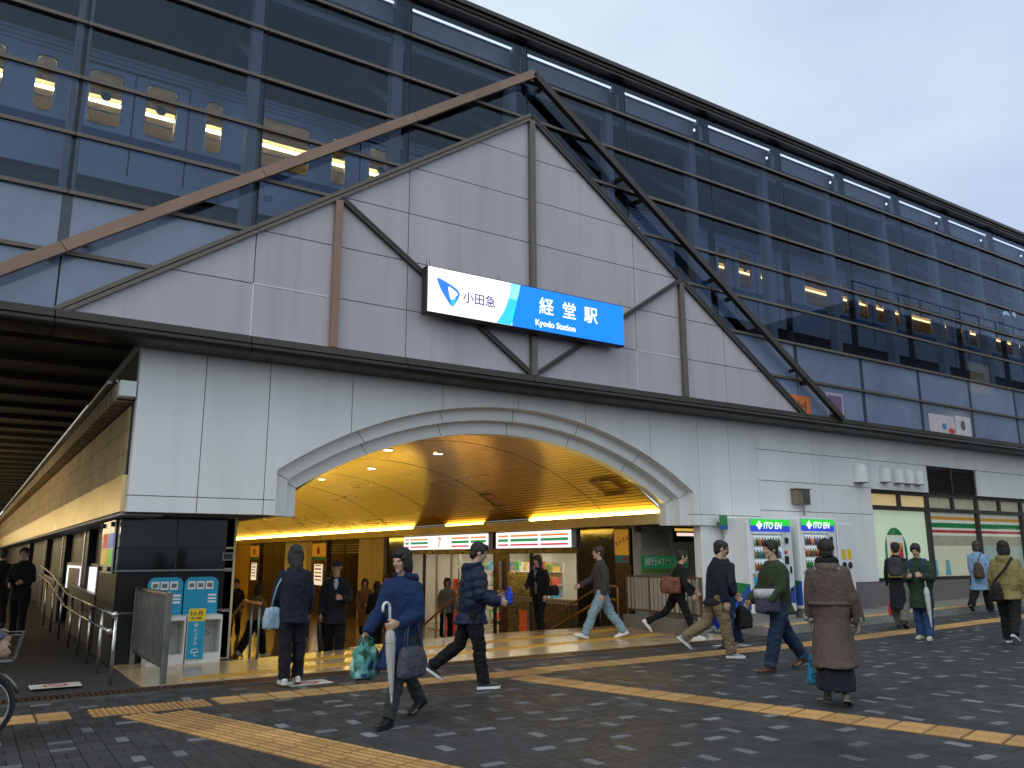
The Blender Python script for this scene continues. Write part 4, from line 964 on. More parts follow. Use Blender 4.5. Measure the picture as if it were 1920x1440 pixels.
for i in range(len(XV) - 1):
    x0, x1 = XV[i] + .08, XV[i + 1] + .08; wv = empty('shop_window', parent=station)
    def fb(a, b_, c, d, nm='window_frame'): return MB().bbox(a, b_, YW + .1, YW + .24, c, d, .004).build(nm, MAT['win_fr'], wv)
    fb(x0 - .06, x0 + .06, .84, 3.09); fb(x0 + .061, x1 - .061, 2.60, 2.71); fb(x0 + .061, x1 - .061, 3.0, 3.085); xm = (x0 + x1) / 2; fb(xm - .05, xm + .05, 2.711, 2.999)
    MB().bbox(x0 - .06, x1 - .061, YW + .06, YW + .26, .85, .93, .006).build('sill', MAT['win_fr'], wv)
    for a, b_ in ((x0 + .06, xm - .05), (xm + .05, x1 - .06)): MB().box(a, b_, YG - .02, YG - .01, 2.71, 3.0).build('transom_light', MAT['film_w' if i == 0 else 'film_d'], wv)
    a, b_ = x0 + .06, x1 - .06
    if i == 0:
        MB().box(a, b_, YG, YG + .01, .93, 2.6).build('film_pane', MAT['film'], wv)
        cx = a + .98; q = [(cx - .47, 1.0)] + [(cx + .5 * cos(t) * (1 if t < pi / 2 else .94), 1.55 + .62 * sin(t)) for t in [i_ * pi / 14 for i_ in range(15)]][::-1] + [(cx + .5, 1.0)]
        flatq = lambda pts, y, nm, m: MB().add([(p[0], y, p[1]) for p in pts], [tuple(range(len(pts)))]).build(nm, MAT[m], wv)
        flatq(q[::-1], YG - .003, 'logo_arch', 'st_gr'); flatq([(cx - .38, 1.02), (cx + .42, 1.02), (cx + .36, 1.98), (cx - .36, 1.98)], YG - .005, 'logo_field', 'film_w2')
        flatq([(cx - .24, 1.46), (cx + .12, 1.46), (cx + .30, 1.78), (cx - .24, 1.80)], YG - .007, 'logo_numeral', 'st_or'); flatq([(cx + .04, 1.22), (cx + .20, 1.22), (cx + .31, 1.42), (cx + .30, 1.76), (cx + .08, 1.44)], YG - .009, 'logo_stem', 'st_rd')
    else:
        MB().box(a, b_, YG, YG + .01, .93, 1.72).build('film_pane', MAT['film_y' if i == 1 else 'film_t'], wv)
        MB().box(a, b_, YG, YG + .01, 1.72, 1.99).build('clear_band', MAT['film_d'], wv)
        for z0, z1, m_ in ((2.50, 2.6, 'film_w2'), (2.41, 2.5, 'st_or'), (2.33, 2.41, 'film_w2'), (2.20, 2.33, 'st_gr'), (2.14, 2.20, 'film_w2'), (2.065, 2.14, 'st_rd'), (1.99, 2.065, 'film_w2')): MB().box(a, b_, YG, YG + .01, z0, z1).build('film_stripe', MAT[m_], wv)
        for cx in (a + .12, a + .72):
            MB().add([(cx - .12, YG - .004, .95), (cx + .16, YG - .004, .95), (cx + .10, YG - .004, 1.35), (cx - .06, YG - .004, 1.35)], [(0, 1, 2, 3)]).build('chair_print', MAT['teal_film'], wv)
    MB().add([(a, YG - .03, .93), (b_, YG - .03, .93), (b_, YG - .03, 2.6), (a, YG - .03, 2.6)], [(0, 1, 2, 3)]).build('window_pane', MAT['clear_glass'], wv)
# vent hoods
MAT['hood'] = M('white vent hood', (.66, .67, .68), .4, var=.04, dirt=.15, dcol=(.3, .3, .3))
for x, z, s_ in ((10.0, 3.47, 1.25), (11.05, 3.48, 1), (11.62, 3.48, 1), (12.08, 3.48, 1), (12.52, 3.48, 1)):
    r_ = .17 * s_; b = MB(); rr = []
    for k in range(7):
        t = k / 6; zz = z - .2 * s_ + .42 * s_ * t; f = sqrt(max(.0, 1 - max(0, (t - .45) / .56) ** 2)); rr.append([(x + r_ * (.35 + .65 * f) * cos(a), YW - .005 - (.2 * s_ * f + .01) * sin(a), zz) for a in [i_ * pi / 8 for i_ in range(9)]] + [(x - r_ * (.35 + .65 * f), YW + .004, zz), (x + r_ * (.35 + .65 * f), YW + .004, zz)])
    b.rings(rr); b.build('vent_hood', MAT['hood'], rw, auto=50)
    MB().box(x - r_ * .85, x + r_ * .85, YW - .15 * s_, YW - .01, z - .206 * s_, z - .201 * s_).build('vent_grille', MAT['black'], rw)
# lamp case
t = thing('meter_case', 'weathered metal meter case fixed on the white wall above vending machines', 'case', (7.67, YW, 2.78))
MAT['case'] = M('weathered khaki metal', (.20, .17, .12), .5, .4, var=.25, dirt=.4)
MB().bbox(-.24, .24, -.16, -.002, -.17, .17, .01).build('case_body', MAT['case'], t); MB().box(-.02, .22, -.167, -.161, -.15, .15).build('case_window', MAT['steel_dk'], t); MB().box(-.27, .27, -.19, -.002, .171, .19).build('case_lid', MAT['case'], t)
MB().cyl((.05, -.1, -.17), (.05, -.1, -.42), .02, 8).build('conduit', MAT['steel_dk'], t)
# posters behind the lower glass
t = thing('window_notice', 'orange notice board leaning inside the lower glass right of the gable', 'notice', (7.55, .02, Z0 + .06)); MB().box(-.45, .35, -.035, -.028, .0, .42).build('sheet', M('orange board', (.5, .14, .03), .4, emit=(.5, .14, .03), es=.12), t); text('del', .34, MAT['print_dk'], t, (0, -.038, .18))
t = thing('window_notice', 'purple framed notice leaning inside the lower glass beside the outer frame foot', 'notice', (8.75, .02, Z0 + .06)); MB().box(-.25, .4, -.035, -.028, .0, .62).build('sheet', M('lilac frame', (.38, .33, .42), .4), t); MB().box(-.18, .33, -.038, -.0355, .07, .55).build('print', M('purple print', (.14, .08, .17), .4), t)
t = thing('window_notice', 'two white illustrated sheets inside the lower glass over the shop louvres', 'notice', (13.75, .02, Z0 + .06)); MB().box(-.95, .28, -.035, -.028, .0, .5).build('sheet', M('pink white sheet', (.55, .48, .52), .4), t); MB().box(.32, 1.1, -.035, -.028, .0, .55).build('sheet', M('white sheet', (.55, .52, .55), .4), t)
MB().ell((-.25, -.036, .2), (.12, .002, .09), 12, 6).build('blue_spot', M('blue print', (.05, .2, .45), .4), t); MB().ell((.1, -.036, .1), (.16, .002, .08), 12, 6).build('red_spot', MAT['red'], t); MB().ell((.7, -.036, .3), (.12, .002, .14), 12, 6).build('grey_spot', MAT['steel_dk'], t)

# ================================================================== VENDING MACHINES
MAT['vm'] = M('white vending machine enamel', (.72, .74, .76), .3, var=.02, coat=.3)
MAT['vm_green'] = E('backlit green', (.02, .55, .03), .8); MAT['vm_blue'] = E('backlit blue', (.02, .05, .45), .8); MAT['vm_txt'] = E('backlit white lettering vm', (1, 1, 1), 1.0)
MAT['vm_disp'] = M('lit display', (.7, .75, .8), .3, emit=(.75, .82, .9), es=.55); MAT['vm_blue2'] = M('blue decal', (.03, .09, .42), .35); MAT['vm_green2'] = M('green decal', (.02, .22, .07), .35); MAT['cyan'] = M('cyan decal', (.05, .42, .65), .35)
bottle_m = [M('drink %d' % i, c, .3, var=.1) for i, c in enumerate(((.05, .25, .06), (.45, .25, .05), (.6, .6, .55), (.1, .2, .5), (.5, .05, .04), (.15, .09, .03)))]
def vending(x0, x1, label, seed, side=True):
    wd = x1 - x0; t = thing('vending_machine', label, 'vending machine', ((x0 + x1) / 2, -.35, zg(x0) + .148), 0, 'vending machines by the white wall'); h = wd / 2; r = random.Random(seed)
    MB().box(-h + .03, h - .03, .02, .62, 0, .17).build('plinth', MAT['concrete'], t)
    MB().bbox(-h, h, 0, .66, .172, 2.09, .02).build('cabinet', MAT['vm'], t)
    MB().box(-h + .07, h - .07, -.012, -.001, 1.80, 2.05).build('sign_blue', MAT['vm_blue'], t); MB().box(-h + .07, h - .07, -.016, -.013, 1.92, 2.05).build('sign_green', MAT['vm_green'], t)
    cx = -h + .33
    q = MB()
    for a in range(4): q.cyl((cx + .05 * cos(a * pi / 2), -.018, 1.925 + .05 * sin(a * pi / 2)), (cx + .05 * cos(a * pi / 2), -.0165, 1.925 + .05 * sin(a * pi / 2)), .036, 12)
    q.build('clover_emblem', MAT['vm_txt'], t)
    text('ITO EN', .19, MAT['vm_txt'], t, (cx + .12, -.018, 1.915), align='LEFT', bold=.0015, shear=.25, sx=.92)
    MB().box(-h + .08, h - .38, -.006, -.001, .98, 1.72).build('display_panel', MAT['vm_disp'], t)
    for row in range(3):
        z = 1.01 + row * .245; MB().box(-h + .08, h - .38, -.05, -.007, z - .022, z - .002).build('display_shelf', MAT['vm'], t); x = -h + .13
        while x < h - .45: MB().tube([(x, -.03, z), (x, -.03, z + .12), (x, -.03, z + .15), (x, -.03, z + .18)], [.03, .03, .013, .013], 8).build('bottle', r.choice(bottle_m), t, True); x += .085
    MB().add([(-h + .08, -.06, .96), (h - .38, -.06, .96), (h - .38, -.06, 1.74), (-h + .08, -.06, 1.74)], [(0, 1, 2, 3)]).build('display_glass', MAT['clear_glass'], t)
    b = MB().box(-h + .06, -h + .078, -.06, -.001, .95, 1.75).box(h - .378, h - .36, -.06, -.001, .95, 1.75).box(-h + .06, h - .36, -.06, -.001, .94, .958).box(-h + .06, h - .36, -.06, -.001, 1.742, 1.76); b.build('display_frame', MAT['vm'], t)
    for (x, z, w_, h_, m) in ((h - .2, 1.62, .1, .12, 'black'), (h - .26, 1.38, .1, .06, 'red'), (h - .24, 1.22, .14, .16, 'black'), (h - .12, 1.02, .05, .14, 'black'), (h - .13, .62, .08, .08, 'black')): MB().bbox(x - w_ / 2, x + w_ / 2, -.022, -.001, z - h_ / 2, z + h_ / 2, .006).build('control', MAT[m], t)
    MB().bbox(-h + .2, h - .5, -.02, -.001, .32, .5, .01).build('delivery_flap', MAT['steel_dk'], t)
    MB().prism([(h - .03, .35), (h - .45, .35), (h - .03, .72)], -.004, -.001).build('blue_decal', MAT['vm_blue2'], t)
    MB().prism([(-h + .08, .55), (h - .6, .55), (-h + .08, .92)], -.004, -.001).build('cyan_decal', MAT['cyan'], t)
    MB().prism([(.02, .25), (.6, .25), (.02, .75)], -h - .003, -h - .001, 'x').build('blue_decal', MAT['vm_blue2'], t); MB().prism([(.02, .75), (.6, .25), (.6, .8)], -h - .003, -h - .001, 'x').build('green_decal', MAT['vm_green2'], t)
    return t
vending(5.12, 6.48, 'white drinks vending machine beside the entrance railing', 1); vending(6.72, 7.98, 'white drinks vending machine next to the white bin cabinet', 2)
t = thing('bin_cabinet', 'tall white cabinet with yellow stickers beside the vending machines', 'cabinet', (8.32, -.33, zg(8.3) + .148))
MB().bbox(-.27, .27, 0, .6, .172, 1.95, .02).build('cabinet', MAT['vm'], t); MB().box(-.24, .24, .02, .58, 0, .17).build('plinth', MAT['black'], t)
for dx in (-.1, .1): MB().box(dx - .07, dx + .07, -.004, -.001, 1.16, 1.38).build('yellow_sticker', M('yellow sticker', (.75, .48, .03), .4), t); MB().cyl((dx, -.012, 1.03), (dx, -.001, 1.03), .075, 16).build('bin_hole', MAT['black'], t)
t = thing('small_sign', 'small green and blue sign on the wall left of vending machines', 'sign', (5.0, .2, 2.12)); MB().box(-.1, .12, -.02, .0, -.1, .18).build('plate', MAT['vm_green2'], t); MB().box(-.1, .12, -.024, -.0205, -.1, -.02).build('blue_band', MAT['vm_blue2'], t); MB().box(-.02, .03, .001, .199, .0, .05).build('arm', MAT['steel_dk'], t)

# ================================================================== LEFT: UNDERPASS, PILLAR
up = empty('underpass_wall', parent=station)
MAT['stone'] = M('tan stone tile', (.44, .31, .16), .55, var=.3, scale=2.5, dirt=.55, dcol=(.15, .10, .055), dscale=1.3, stretch=(1, 1, .5))
MAT['brass'] = M('satin brass band', (.72, .56, .28), .36, .8, var=.14, scale=1.2, stretch=(1, 1, .4), dirt=.2, dcol=(.3, .2, .08))
MAT['block'] = M('tan ledge block', (.36, .26, .16), .6, var=.2)
MB().box(-6.36, -6.2, .56, 60, 2.1, 4.4).build('wall_core', MAT['joint'], up); MB().box(-6.395, -6.3615, .56, 60, 2.615, 3.60).build('joint_bed', MAT['black'], up)
y = .56; i = 0
while y < 60:
    ln = .78 if y < 34 else 8.6
    for r_ in range(3):
        o_ = .39 if r_ % 2 and y < 33 else 0
        MB().box(-6.40, -6.3955, max(.56, y + o_ - .39) + .008, y + o_ + ln - .39 - .008 + (.39 if y >= 34 else 0), 2.62 + r_ * .325 + .005, 2.62 + (r_ + 1) * .325 - .005).build('stone_tile', MAT['stone'], up)
    y += ln
y = .56
while y < 60:
    ln = 2.6; MB().box(-6.425, -6.361, y + .002, y + ln - .002, 2.11, 2.612).build('brass_band', MAT['brass'], up); y += ln
y = .58; i = 0
while y < 55:
    ln = .42 if y < 30 else 5; MB().bbox(-6.62, -6.361, y + .022, y + ln - .022, 3.63, 3.88, .006).build('ledge_block', MAT['block'], up); MB().box(-6.6225, -6.362, y + ln - .02, y + ln + .02, 3.628, 3.882).build('ledge_joint', MAT['black'], up); y += ln
MB().box(-6.59, -6.36, .575, 55, 3.655, 3.87).build('ledge_core', MAT['black'], up)
MB().bbox(-6.60, -6.38, .352, .57, 3.67, 3.895, .01).build('ledge_end', MAT['white_wall'], up)
for x, z, r_ in ((-6.68, 3.93, .03), (-6.58, 3.96, .02)): MB().cyl((x, .8, z), (x, 40, z), r_, 8).build('conduit', MAT['steel_dk'], up)
MB().box(-6.4, -5.86, .56, 60, 2.06, 2.1).build('recess_soffit', M('grey blue soffit', (.28, .27, .34), .5), up)
MB().box(-5.86, -5.7, 3.3, 60, -.03, 2.06).build('recess_wall', MAT['granite_dull'], up)
for y in (7.8, 12.6, 18.5, 27): MB().bbox(-6.0, -5.861, y - .25, y + .25, -.03, 2.05, .01).build('pilaster', MAT['granite_dull'], up); MB().box(-6.02, -5.96, y + .255, y + .40, -.03, 2.05).build('steel_strip', MAT['steel'], up)
# viaduct over the lane
vd = thing('viaduct', 'dark ribbed concrete viaduct deck over the lane left of the station', 'viaduct', (-14, 30, 4.4))
MAT['soffit'] = M('dark concrete', (.055, .05, .038), .85, var=.25, scale=1.5)  # darker than the other concrete, for deck and ribs
MB().box(-12, 7.62, -29.6, 40, .12, 1.4).build('deck', MAT['soffit'], vd)
for k in range(38): MB().box(-12, 7.55, -29.2 + k * 1.55, -28.75 + k * 1.55, .02, .118).build('soffit_rib', MAT['soffit'], vd)
MAT['warm_lamp'] = E('warm lane lamp', (1.0, .70, .33), 22)
for k, y in enumerate((15, 22, 30, 40)):
    t = thing('lane_lamp', 'warm tube lamp under the viaduct deck', 'lamp', (-7.9, y, 4.33), 0, 'tube lamps under the viaduct')
    MB().box(-.06, .06, -.65, .65, -.03, .01).build('housing', MAT['steel_dk'], t); MB().box(-.045, .045, -.6, .6, -.06, -.031).build('tube', MAT['warm_lamp'], t)
# lit shops across the lane
sr = thing('shop_row', 'low row of lit shops on the far side of the lane', 'building', (-14.2, 30, 0))
MB().box(-3, 3, -22, 29, -.03, 4.3).build('wall', MAT['interior_dk'], sr)
MAT['shop_lit'] = E('lit shop window', (1.0, .80, .48), 1.2); MAT['shop_sign'] = E('lit shop fascia', (1.0, .82, .46), 4.8)
for k in range(8):
    y = -21 + k * 6.2
    MB().box(3.005, 3.03, y, y + 5.2, .5, 2.5).build('shop_window', MAT['shop_lit'], sr); MB().box(3.005, 3.2, y, y + 5.2, 2.7, 3.2).build('fascia_sign', MAT['shop_sign'], sr)
    for q in (1.7, 3.4): MB().box(3.031, 3.06, y + q, y + q + .08, .5, 2.5).build('window_bar', MAT['black'], sr)
# far end of the lane
MB().box(-14, -5.7, 60, 60.3, 0, 4.4).build('lane_end_wall', MAT['interior_dk'], up)
# black pillar at the entrance
pl = empty('corner_pillar', parent=station)
for z0, z1 in ((0, .68), (.70, 1.28), (1.32, 1.62), (1.64, 2.08)):
    MB().bbox(-6.27, -5.49, 1.42, 3.3, z0, z1, .004).build('granite_slab', MAT['granite_black' if z0 > 1.2 else 'granite_dull'], pl)
    MB().bbox(-5.47, -4.63, 1.42, 3.3, z0, z1, .004).build('granite_slab', MAT['granite_black' if z0 > 1.2 else 'granite_dull'], pl)
MB().box(-6.262, -4.638, 1.43, 3.3, 0, 2.09).build('pillar_core', MAT['joint'], pl)
MB().box(-6.36, -4.36, .56, 3.2, 2.085, 2.098).build('beam_soffit', MAT['interior_dk'], pl)
for z in (1.285, .69): MB().bbox(-6.275, -4.625, 1.41, 3.3, z, z + .03, .003).build('grey_course', MAT['steel_dk'], pl)
t = thing('wall_sign', 'small framed lamp sign on the right edge of the black pillar', 'sign', (-4.72, 1.40, 1.5)); MB().box(-.09, .08, -.02, .0, -.06, .06).build('plate', MAT['steel_dk'], t); MB().box(-.07, .06, -.026, -.021, -.04, .04).build('print', MAT['black'], t)
t = thing('information_panel', 'steel information panel with four coloured squares on the pillar side', 'panel', (-6.285, 2.35, 1.62))
MB().box(-.02, 0, -.62, .62, -.36, .42).build('plate', MAT['steel'], t)
for (a, z, c) in ((-.35, .12, (.05, .15, .5)), (.25, .12, (.6, .03, .03)), (-.35, -.12, (.15, .5, .05)), (.25, -.12, (.75, .45, .02))): MB().box(-.024, -.021, a - .25, a + .25, z - .11, z + .11).build('coloured_square', M('sign colour', c, .4, emit=c, es=.5), t)
for a in (-.5, .5):
    for z in (-.3, .36): MB().box(-.06, -.0205, a - .04, a + .04, z - .035, z + .035).build('standoff', MAT['black'], t)
t = thing('display_window', 'bright white display case with a dark box inside, in the lane wall', 'display case', (-5.87, 9.2, 1.05))
MB().box(-.06, 0, -3.0, 3.0, -.34, .32).build('case_frame', MAT['brown'], t); MB().box(-.066, -.061, -2.8, 2.8, -.3, .25).build('lit_face', E('lit display case', (.92, .9, 1.0), 1.1), t); MB().box(-.14, -.067, .0, 1.6, -.3, .2).build('dark_box', MAT['bronze_lt'], t)
MAT['parapet'] = M('brown grey steel sheet', (.10, .075, .066), .4, .5, var=.15)
for (y0, y1, za, zb, lb) in ((4.4, 8.6, .84, .93, 'sloping steel parapet panel of the ramp in front of the lit display case'), (11.0, 15.5, .92, 1.0, 'sloping steel parapet panel of the ramp deeper down the lane')):
    t = thing('ramp_parapet', lb, 'parapet', (-6.15, y0, 0)); MB().prism([(0, -.02), (y1 - y0, -.02), (y1 - y0, zb), (0, za)], -.02, .02, 'x').build('sheet', MAT['parapet'], t)
    b = MB(); b.bar((0, 0, za + .012), (0, y1 - y0, zb + .012), .07, .022); b.build('coping', MAT['steel'], t)
    for k in range(3): MB().cyl((-.021, .3 + k * .5, .55), (-.03, .3 + k * .5, .55), .03, 8).build('bolt', MAT['black'], t)
# handrail of the ramp
t = thing('ramp_handrail', 'stainless double handrail with posts at the ramp beside the lane', 'handrail', (-6.5, -.37, 0))
MB().tube([(0, 0, .80), (0, 3, .82), (-.02, 5.5, .86), (-.05, 8.5, 1.15), (-.05, 12, 1.3)], .02, 10).build('upper_rail', MAT['steel'], t, True); MB().tube([(-.03, .1, .60), (-.03, 3, .61), (-.05, 5.5, .65), (-.06, 8.5, .95), (-.06, 12, 1.1)], .018, 10).build('lower_rail', MAT['steel'], t, True)
for k, y in enumerate((.0, 1.2, 2.4, 3.6, 5.0, 6.8, 8.6, 10.5)): MB().cyl((.02, y, -.03), (.02, y, .80 if k < 5 else 1.0), .022, 10).build('post', MAT['steel'], t, True)
MB().ell((0, -.01, .80), (.045, .05, .045), 12, 8).build('rail_end', MAT['steel'], t, True); MB().ell((-.03, .09, .60), (.042, .045, .042), 12, 8).build('rail_end', MAT['steel'], t, True)
# fence screening the umbrella stand
t = thing('bar_fence', 'short steel bar fence standing end-on before the umbrella rental stands', 'fence', (-5.97, .26, 0))
for y in (-1.12, 1.12): MB().bbox(-.035, .035, y - .03, y + .03, 0, 1.07, .006).build('post', MAT['steel_dk'], t)
MB().bbox(-.028, .028, -1.09, 1.09, 1.03, 1.075, .006).build('top_rail', MAT['steel'], t); MB().bbox(-.02, .02, -1.09, 1.09, .17, .21, .004).build('bottom_rail', MAT['steel'], t)
for k in range(20): y = -1.045 + k * .11; MB().bbox(-.012, .012, y - .016, y + .016, .2, 1.035, .002).build('bar', MAT['steel_dk'], t)
# right railing on stone base
t = thing('entrance_railing', 'brown bar railing on a low stone base at the right of the stairs', 'railing', (3.72, .75, 0), atan2(2.57, .35) - pi / 2)
for k in range(6): MB().bbox(-.1, .1, -1.28 + k * .43, -1.28 + k * .43 + .424, 0, .27, .006).build('base_stone', MAT['concrete'], t)
MAT['rail_br'] = M('brown painted steel', (.16, .10, .06), .45, .3, var=.15)
for y in (-1.26, -.42, .42, 1.26): MB().bbox(-.022, .022, y - .022, y + .022, .27, 1.08, .003).build('post', MAT['rail_br'], t)
for z in (1.05, .36): MB().bbox(-.018, .018, -1.28, 1.28, z, z + .035, .003).build('rail', MAT['rail_br'], t)
MAT['pale_bar'] = M('pale painted flat bar', (.42, .39, .34), .5, var=.08)
for k in range(18): y = -1.19 + k * .14; MB().bbox(-.006, .006, y - .045, y + .045, .40, 1.04, .002).build('flat_bar', MAT['pale_bar'], t)
# wooden stair rails
MAT['wood_rail'] = M('orange wood handrail', (.38, .15, .035), .35, var=.2, stretch=(1, .2, 1), coat=.3)
def stair_rail(label, x, y0, pts, posts):
    t = thing('stair_handrail', label, 'handrail', (x, y0, 0))
    MB().tube([(0, p[0], p[1]) for p in pts], .024, 10).build('rail', MAT['wood_rail'], t, True)
    for p in posts: MB().cyl((0, p[0], p[1]), (0, p[0], p[2]), .02, 8).build('post', MAT['steel_dk'], t, True)
    return t
stair_rail('wooden handrail on steel posts down the middle of the stairs', .05, 2.2, [(-.1, .85), (.2, .85), (1.9, .05), (2.2, .05)], [(.0, .0, .84), (.95, -.6, .48), (1.85, -.75, .06)])
for dz, lb in ((0, 'upper wooden handrail along the right edge of the stairs'), (-.28, 'lower wooden handrail along the right edge of the stairs')):
    stair_rail(lb, 3.75, 1.6, [(.55, .1), (.55, .80 + dz), (.62, .84 + dz), (1.1, .84 + dz), (3.2, -.02 + dz), (3.5, -.02 + dz)], [(1.15, -.3, .82 + dz), (2.3, -.75, .34 + dz)])
t = stair_rail('steel handrail post pair at the left head of the stairs', -4.3, .95, [(.0, .8), (.9, .8), (2.4, .15)], [(.05, 0, .8), (.45, -.1, .8)])
# umbrella rental stands
MAT['u_blue'] = M('cyan blue board', (.01, .30, .50), .4, var=.04); MAT['u_yel'] = M('yellow label', (.80, .55, .02), .4, var=.03); MAT['u_wht'] = M('white stand body', (.66, .66, .64), .45, var=.04)
def rental(x, label, with_umb):
    t = thing('umbrella_stand', label, 'umbrella stand', (x, 1.18, 0), 0, 'umbrella rental stands'); h = .245
    pts = [(-h, .66), (h, .66), (h, 1.08)] + [(h - .1 + .1 * cos(a), 1.10 + .1 * sin(a)) for a in [i_ * pi / 10 for i_ in range(6)]] + [(-h + .1 - .1 * sin(a), 1.10 + .1 * cos(a)) for a in [i_ * pi / 10 for i_ in range(6)]]
    MB().prism(pts, .17, .2).build('header_board', MAT['u_blue'], t)
    b = MB().box(-h, h, -.2, .2, 0, .13).box(-h, -h + .02, -.2, .2, .13, .66).box(h - .02, h, -.2, .2, .13, .66).box(-h + .02, h - .02, .16, .169, .13, .66).box(-.02, 0, -.2, .16, .13, .64); b.build('body', MAT['u_wht'], t)
    MB().box(-h + .01, -.005, -.215, -.202, .06, .58).build('blue_panel', MAT['u_blue'], t); MB().box(-h + .01, -.005, -.217, -.202, .585, .76).build('yellow_label', MAT['u_yel'], t)
    for i_, ch in enumerate('傘レンタル'): text(ch, .066, MAT['sealant'], t, (-.125, -.217, .525 - i_ * .062))
    b = MB(); b.tube([(-.125 + .05 * cos(a), -.217, .15 + .05 * sin(a)) for a in [i_ * pi / 12 for i_ in range(13)]], .006, 6); b.tube([(-.125, -.217, .15), (-.125, -.217, .105), (-.11, -.217, .095), (-.095, -.217, .11)], .006, 6); b.tube([(-.175, -.217, .15), (-.075, -.217, .15)], .006, 6); b.build('umbrella_logo', MAT['sealant'], t)
    text('3ヶ月', .075, MAT['print_dk'], t, (-.13, -.219, .69), bold=.001); text('使い放題', .036, MAT['print_dk'], t, (-.13, -.219, .625))
    for k in range(3): MB().box(-.2 + k * .13, -.09 + k * .13, .165, .169, 1.02, 1.14).build('instruction_card', MAT['sealant'], t); MB().box(-.18 + k * .13, -.11 + k * .13, .162, .1645, 1.05, 1.11).build('instruction_print', MAT['steel_dk'], t)
    MB().box(-h + .03, h - .03, .165, .169, .70, .72).build('print_line', MAT['cyan'], t)
    for k in range(3): MB().box(.1, .22, .165, .169, .82 + k * .05, .85 + k * .05).build('price_line', MAT['sealant'], t)
    MB().box(.0, h - .02, -.2, .15, .60, .66).build('slot_lid', MAT['u_wht'], t)
    for (dx, dz) in ((-.03, 0), (.03, 0), (0, .03), (0, -.03)): MB().cyl((.11 + dx, .158, .38 + dz), (.11 + dx, .1595, .38 + dz), .012, 8).build('drain_hole', MAT['black'], t)
    return t
rental(-5.60, 'cyan umbrella rental stand holding one umbrella, behind the bar fence', 1); rental(-5.09, 'cyan umbrella rental stand with empty bay beside the pillar edge', 0)
# ================================================================== PEOPLE
def _hash(ix, iy, iz):
    n = (ix * 374761393 + iy * 668265263 + iz * 2147483647 + 1274126177) & 0xffffffff
    n = ((n ^ (n >> 13)) * 1274126177) & 0xffffffff
    return ((n ^ (n >> 16)) & 0xffff) / 65535.0
def vnoise(P):
    """vectorised value noise, P (n,3)"""
    I = np.floor(P).astype(np.int64); F = P - I; F = F * F * (3 - 2 * F); o = np.zeros(len(P))
    for dx in (0, 1):
        for dy in (0, 1):
            for dz in (0, 1):
                wgt = (F[:, 0] if dx else 1 - F[:, 0]) * (F[:, 1] if dy else 1 - F[:, 1]) * (F[:, 2] if dz else 1 - F[:, 2])
                o += wgt * _hash(I[:, 0] + dx, I[:, 1] + dy, I[:, 2] + dz)
    return o * 2 - 1
QUEUE = []
def remesh_later(o, voxel, smooth, post=None):
    r = o.modifiers.new('remesh', 'REMESH'); r.mode = 'VOXEL'; r.voxel_size = voxel
    if smooth: s_ = o.modifiers.new('smooth', 'SMOOTH'); s_.factor = .5; s_.iterations = smooth
    QUEUE.append((o, post)); return o
def finish_meshes():
    bpy.context.view_layer.update(); dg = bpy.context.evaluated_depsgraph_get(); new = []
    for o, post in QUEUE: new.append((o, post, bpy.data.meshes.new_from_object(o.evaluated_get(dg))))
    fonts = [(o, bpy.data.meshes.new_from_object(o.evaluated_get(dg))) for o in S.objects if o.type == 'FONT']
    for o, post, me in new:
        o.modifiers.clear(); old = o.data; o.data = me
        if not me.materials: me.materials.append(old.materials[0])
        n = len(me.vertices)
        if n == 0: continue
        if post is not None:
            co = np.empty(n * 3); me.vertices.foreach_get('co', co); co = co.reshape(-1, 3)
            no = np.empty(n * 3); me.vertex_normals.foreach_get('vector', no); no = no.reshape(-1, 3)
            co = co + no * post(co, no)[:, None]; me.vertices.foreach_set('co', co.ravel())
        me.polygons.foreach_set('use_smooth', [True] * len(me.polygons)); me.update()
    for o, me in fonts:
        c = bpy.data.objects.new(o.name, me); nm = o.name; COL.objects.link(c); c.parent = o.parent; c.location = o.location; c.rotation_euler = o.rotation_euler; c.scale = o.scale
        bpy.data.objects.remove(o); c.name = nm
def wrinkle(amp, f=(9, 9, 5), seed=0, amp2=None):
    f = np.array(f)
    def fn(co, no):
        a = vnoise(co * f + seed * 7.3); b = vnoise(co * f * 2.3 + seed * 3.1 + 50); c = 1 - np.abs(vnoise(co * f * 1.3 + seed + 99)) * 2
        d = 1 - np.abs(vnoise(co * f * 2.6 + seed + 31)) * 2
        return amp * (a * .7 + b * .3 + c * .6 + d * .3)
    return fn
def cloth(name, col, rough=.85, var=.10, bump=.25, bs=220, sheen=True):
    k = ('cloth', tuple(col), rough)
    if k in MAT: return MAT[k]
    m = M(name, col, rough, var=var, scale=9, bump=bump, bscale=bs, spec=.25)
    m.node_tree.nodes['Principled BSDF'].inputs['Sheen Weight'].default_value = .03
    n = m.node_tree; p = n.nodes['Principled BSDF']; nb = n.nodes.new('ShaderNodeTexNoise'); nb.inputs['Scale'].default_value = 11; nb.inputs['Detail'].default_value = 6; nb.inputs['Distortion'].default_value = 1.2
    tc_ = n.nodes.new('ShaderNodeTexCoord'); b = n.nodes.new('ShaderNodeBump'); b.inputs['Strength'].default_value = .75; b.inputs['Distance'].default_value = .035
    n.links.new(tc_.outputs['Object'], nb.inputs['Vector']); n.links.new(nb.outputs[0], b.inputs['Height'])
    if p.inputs['Normal'].links: n.links.new(p.inputs['Normal'].links[0].from_socket, b.inputs['Normal'])
    n.links.new(b.outputs[0], p.inputs['Normal'])
    MAT[k] = m; return m
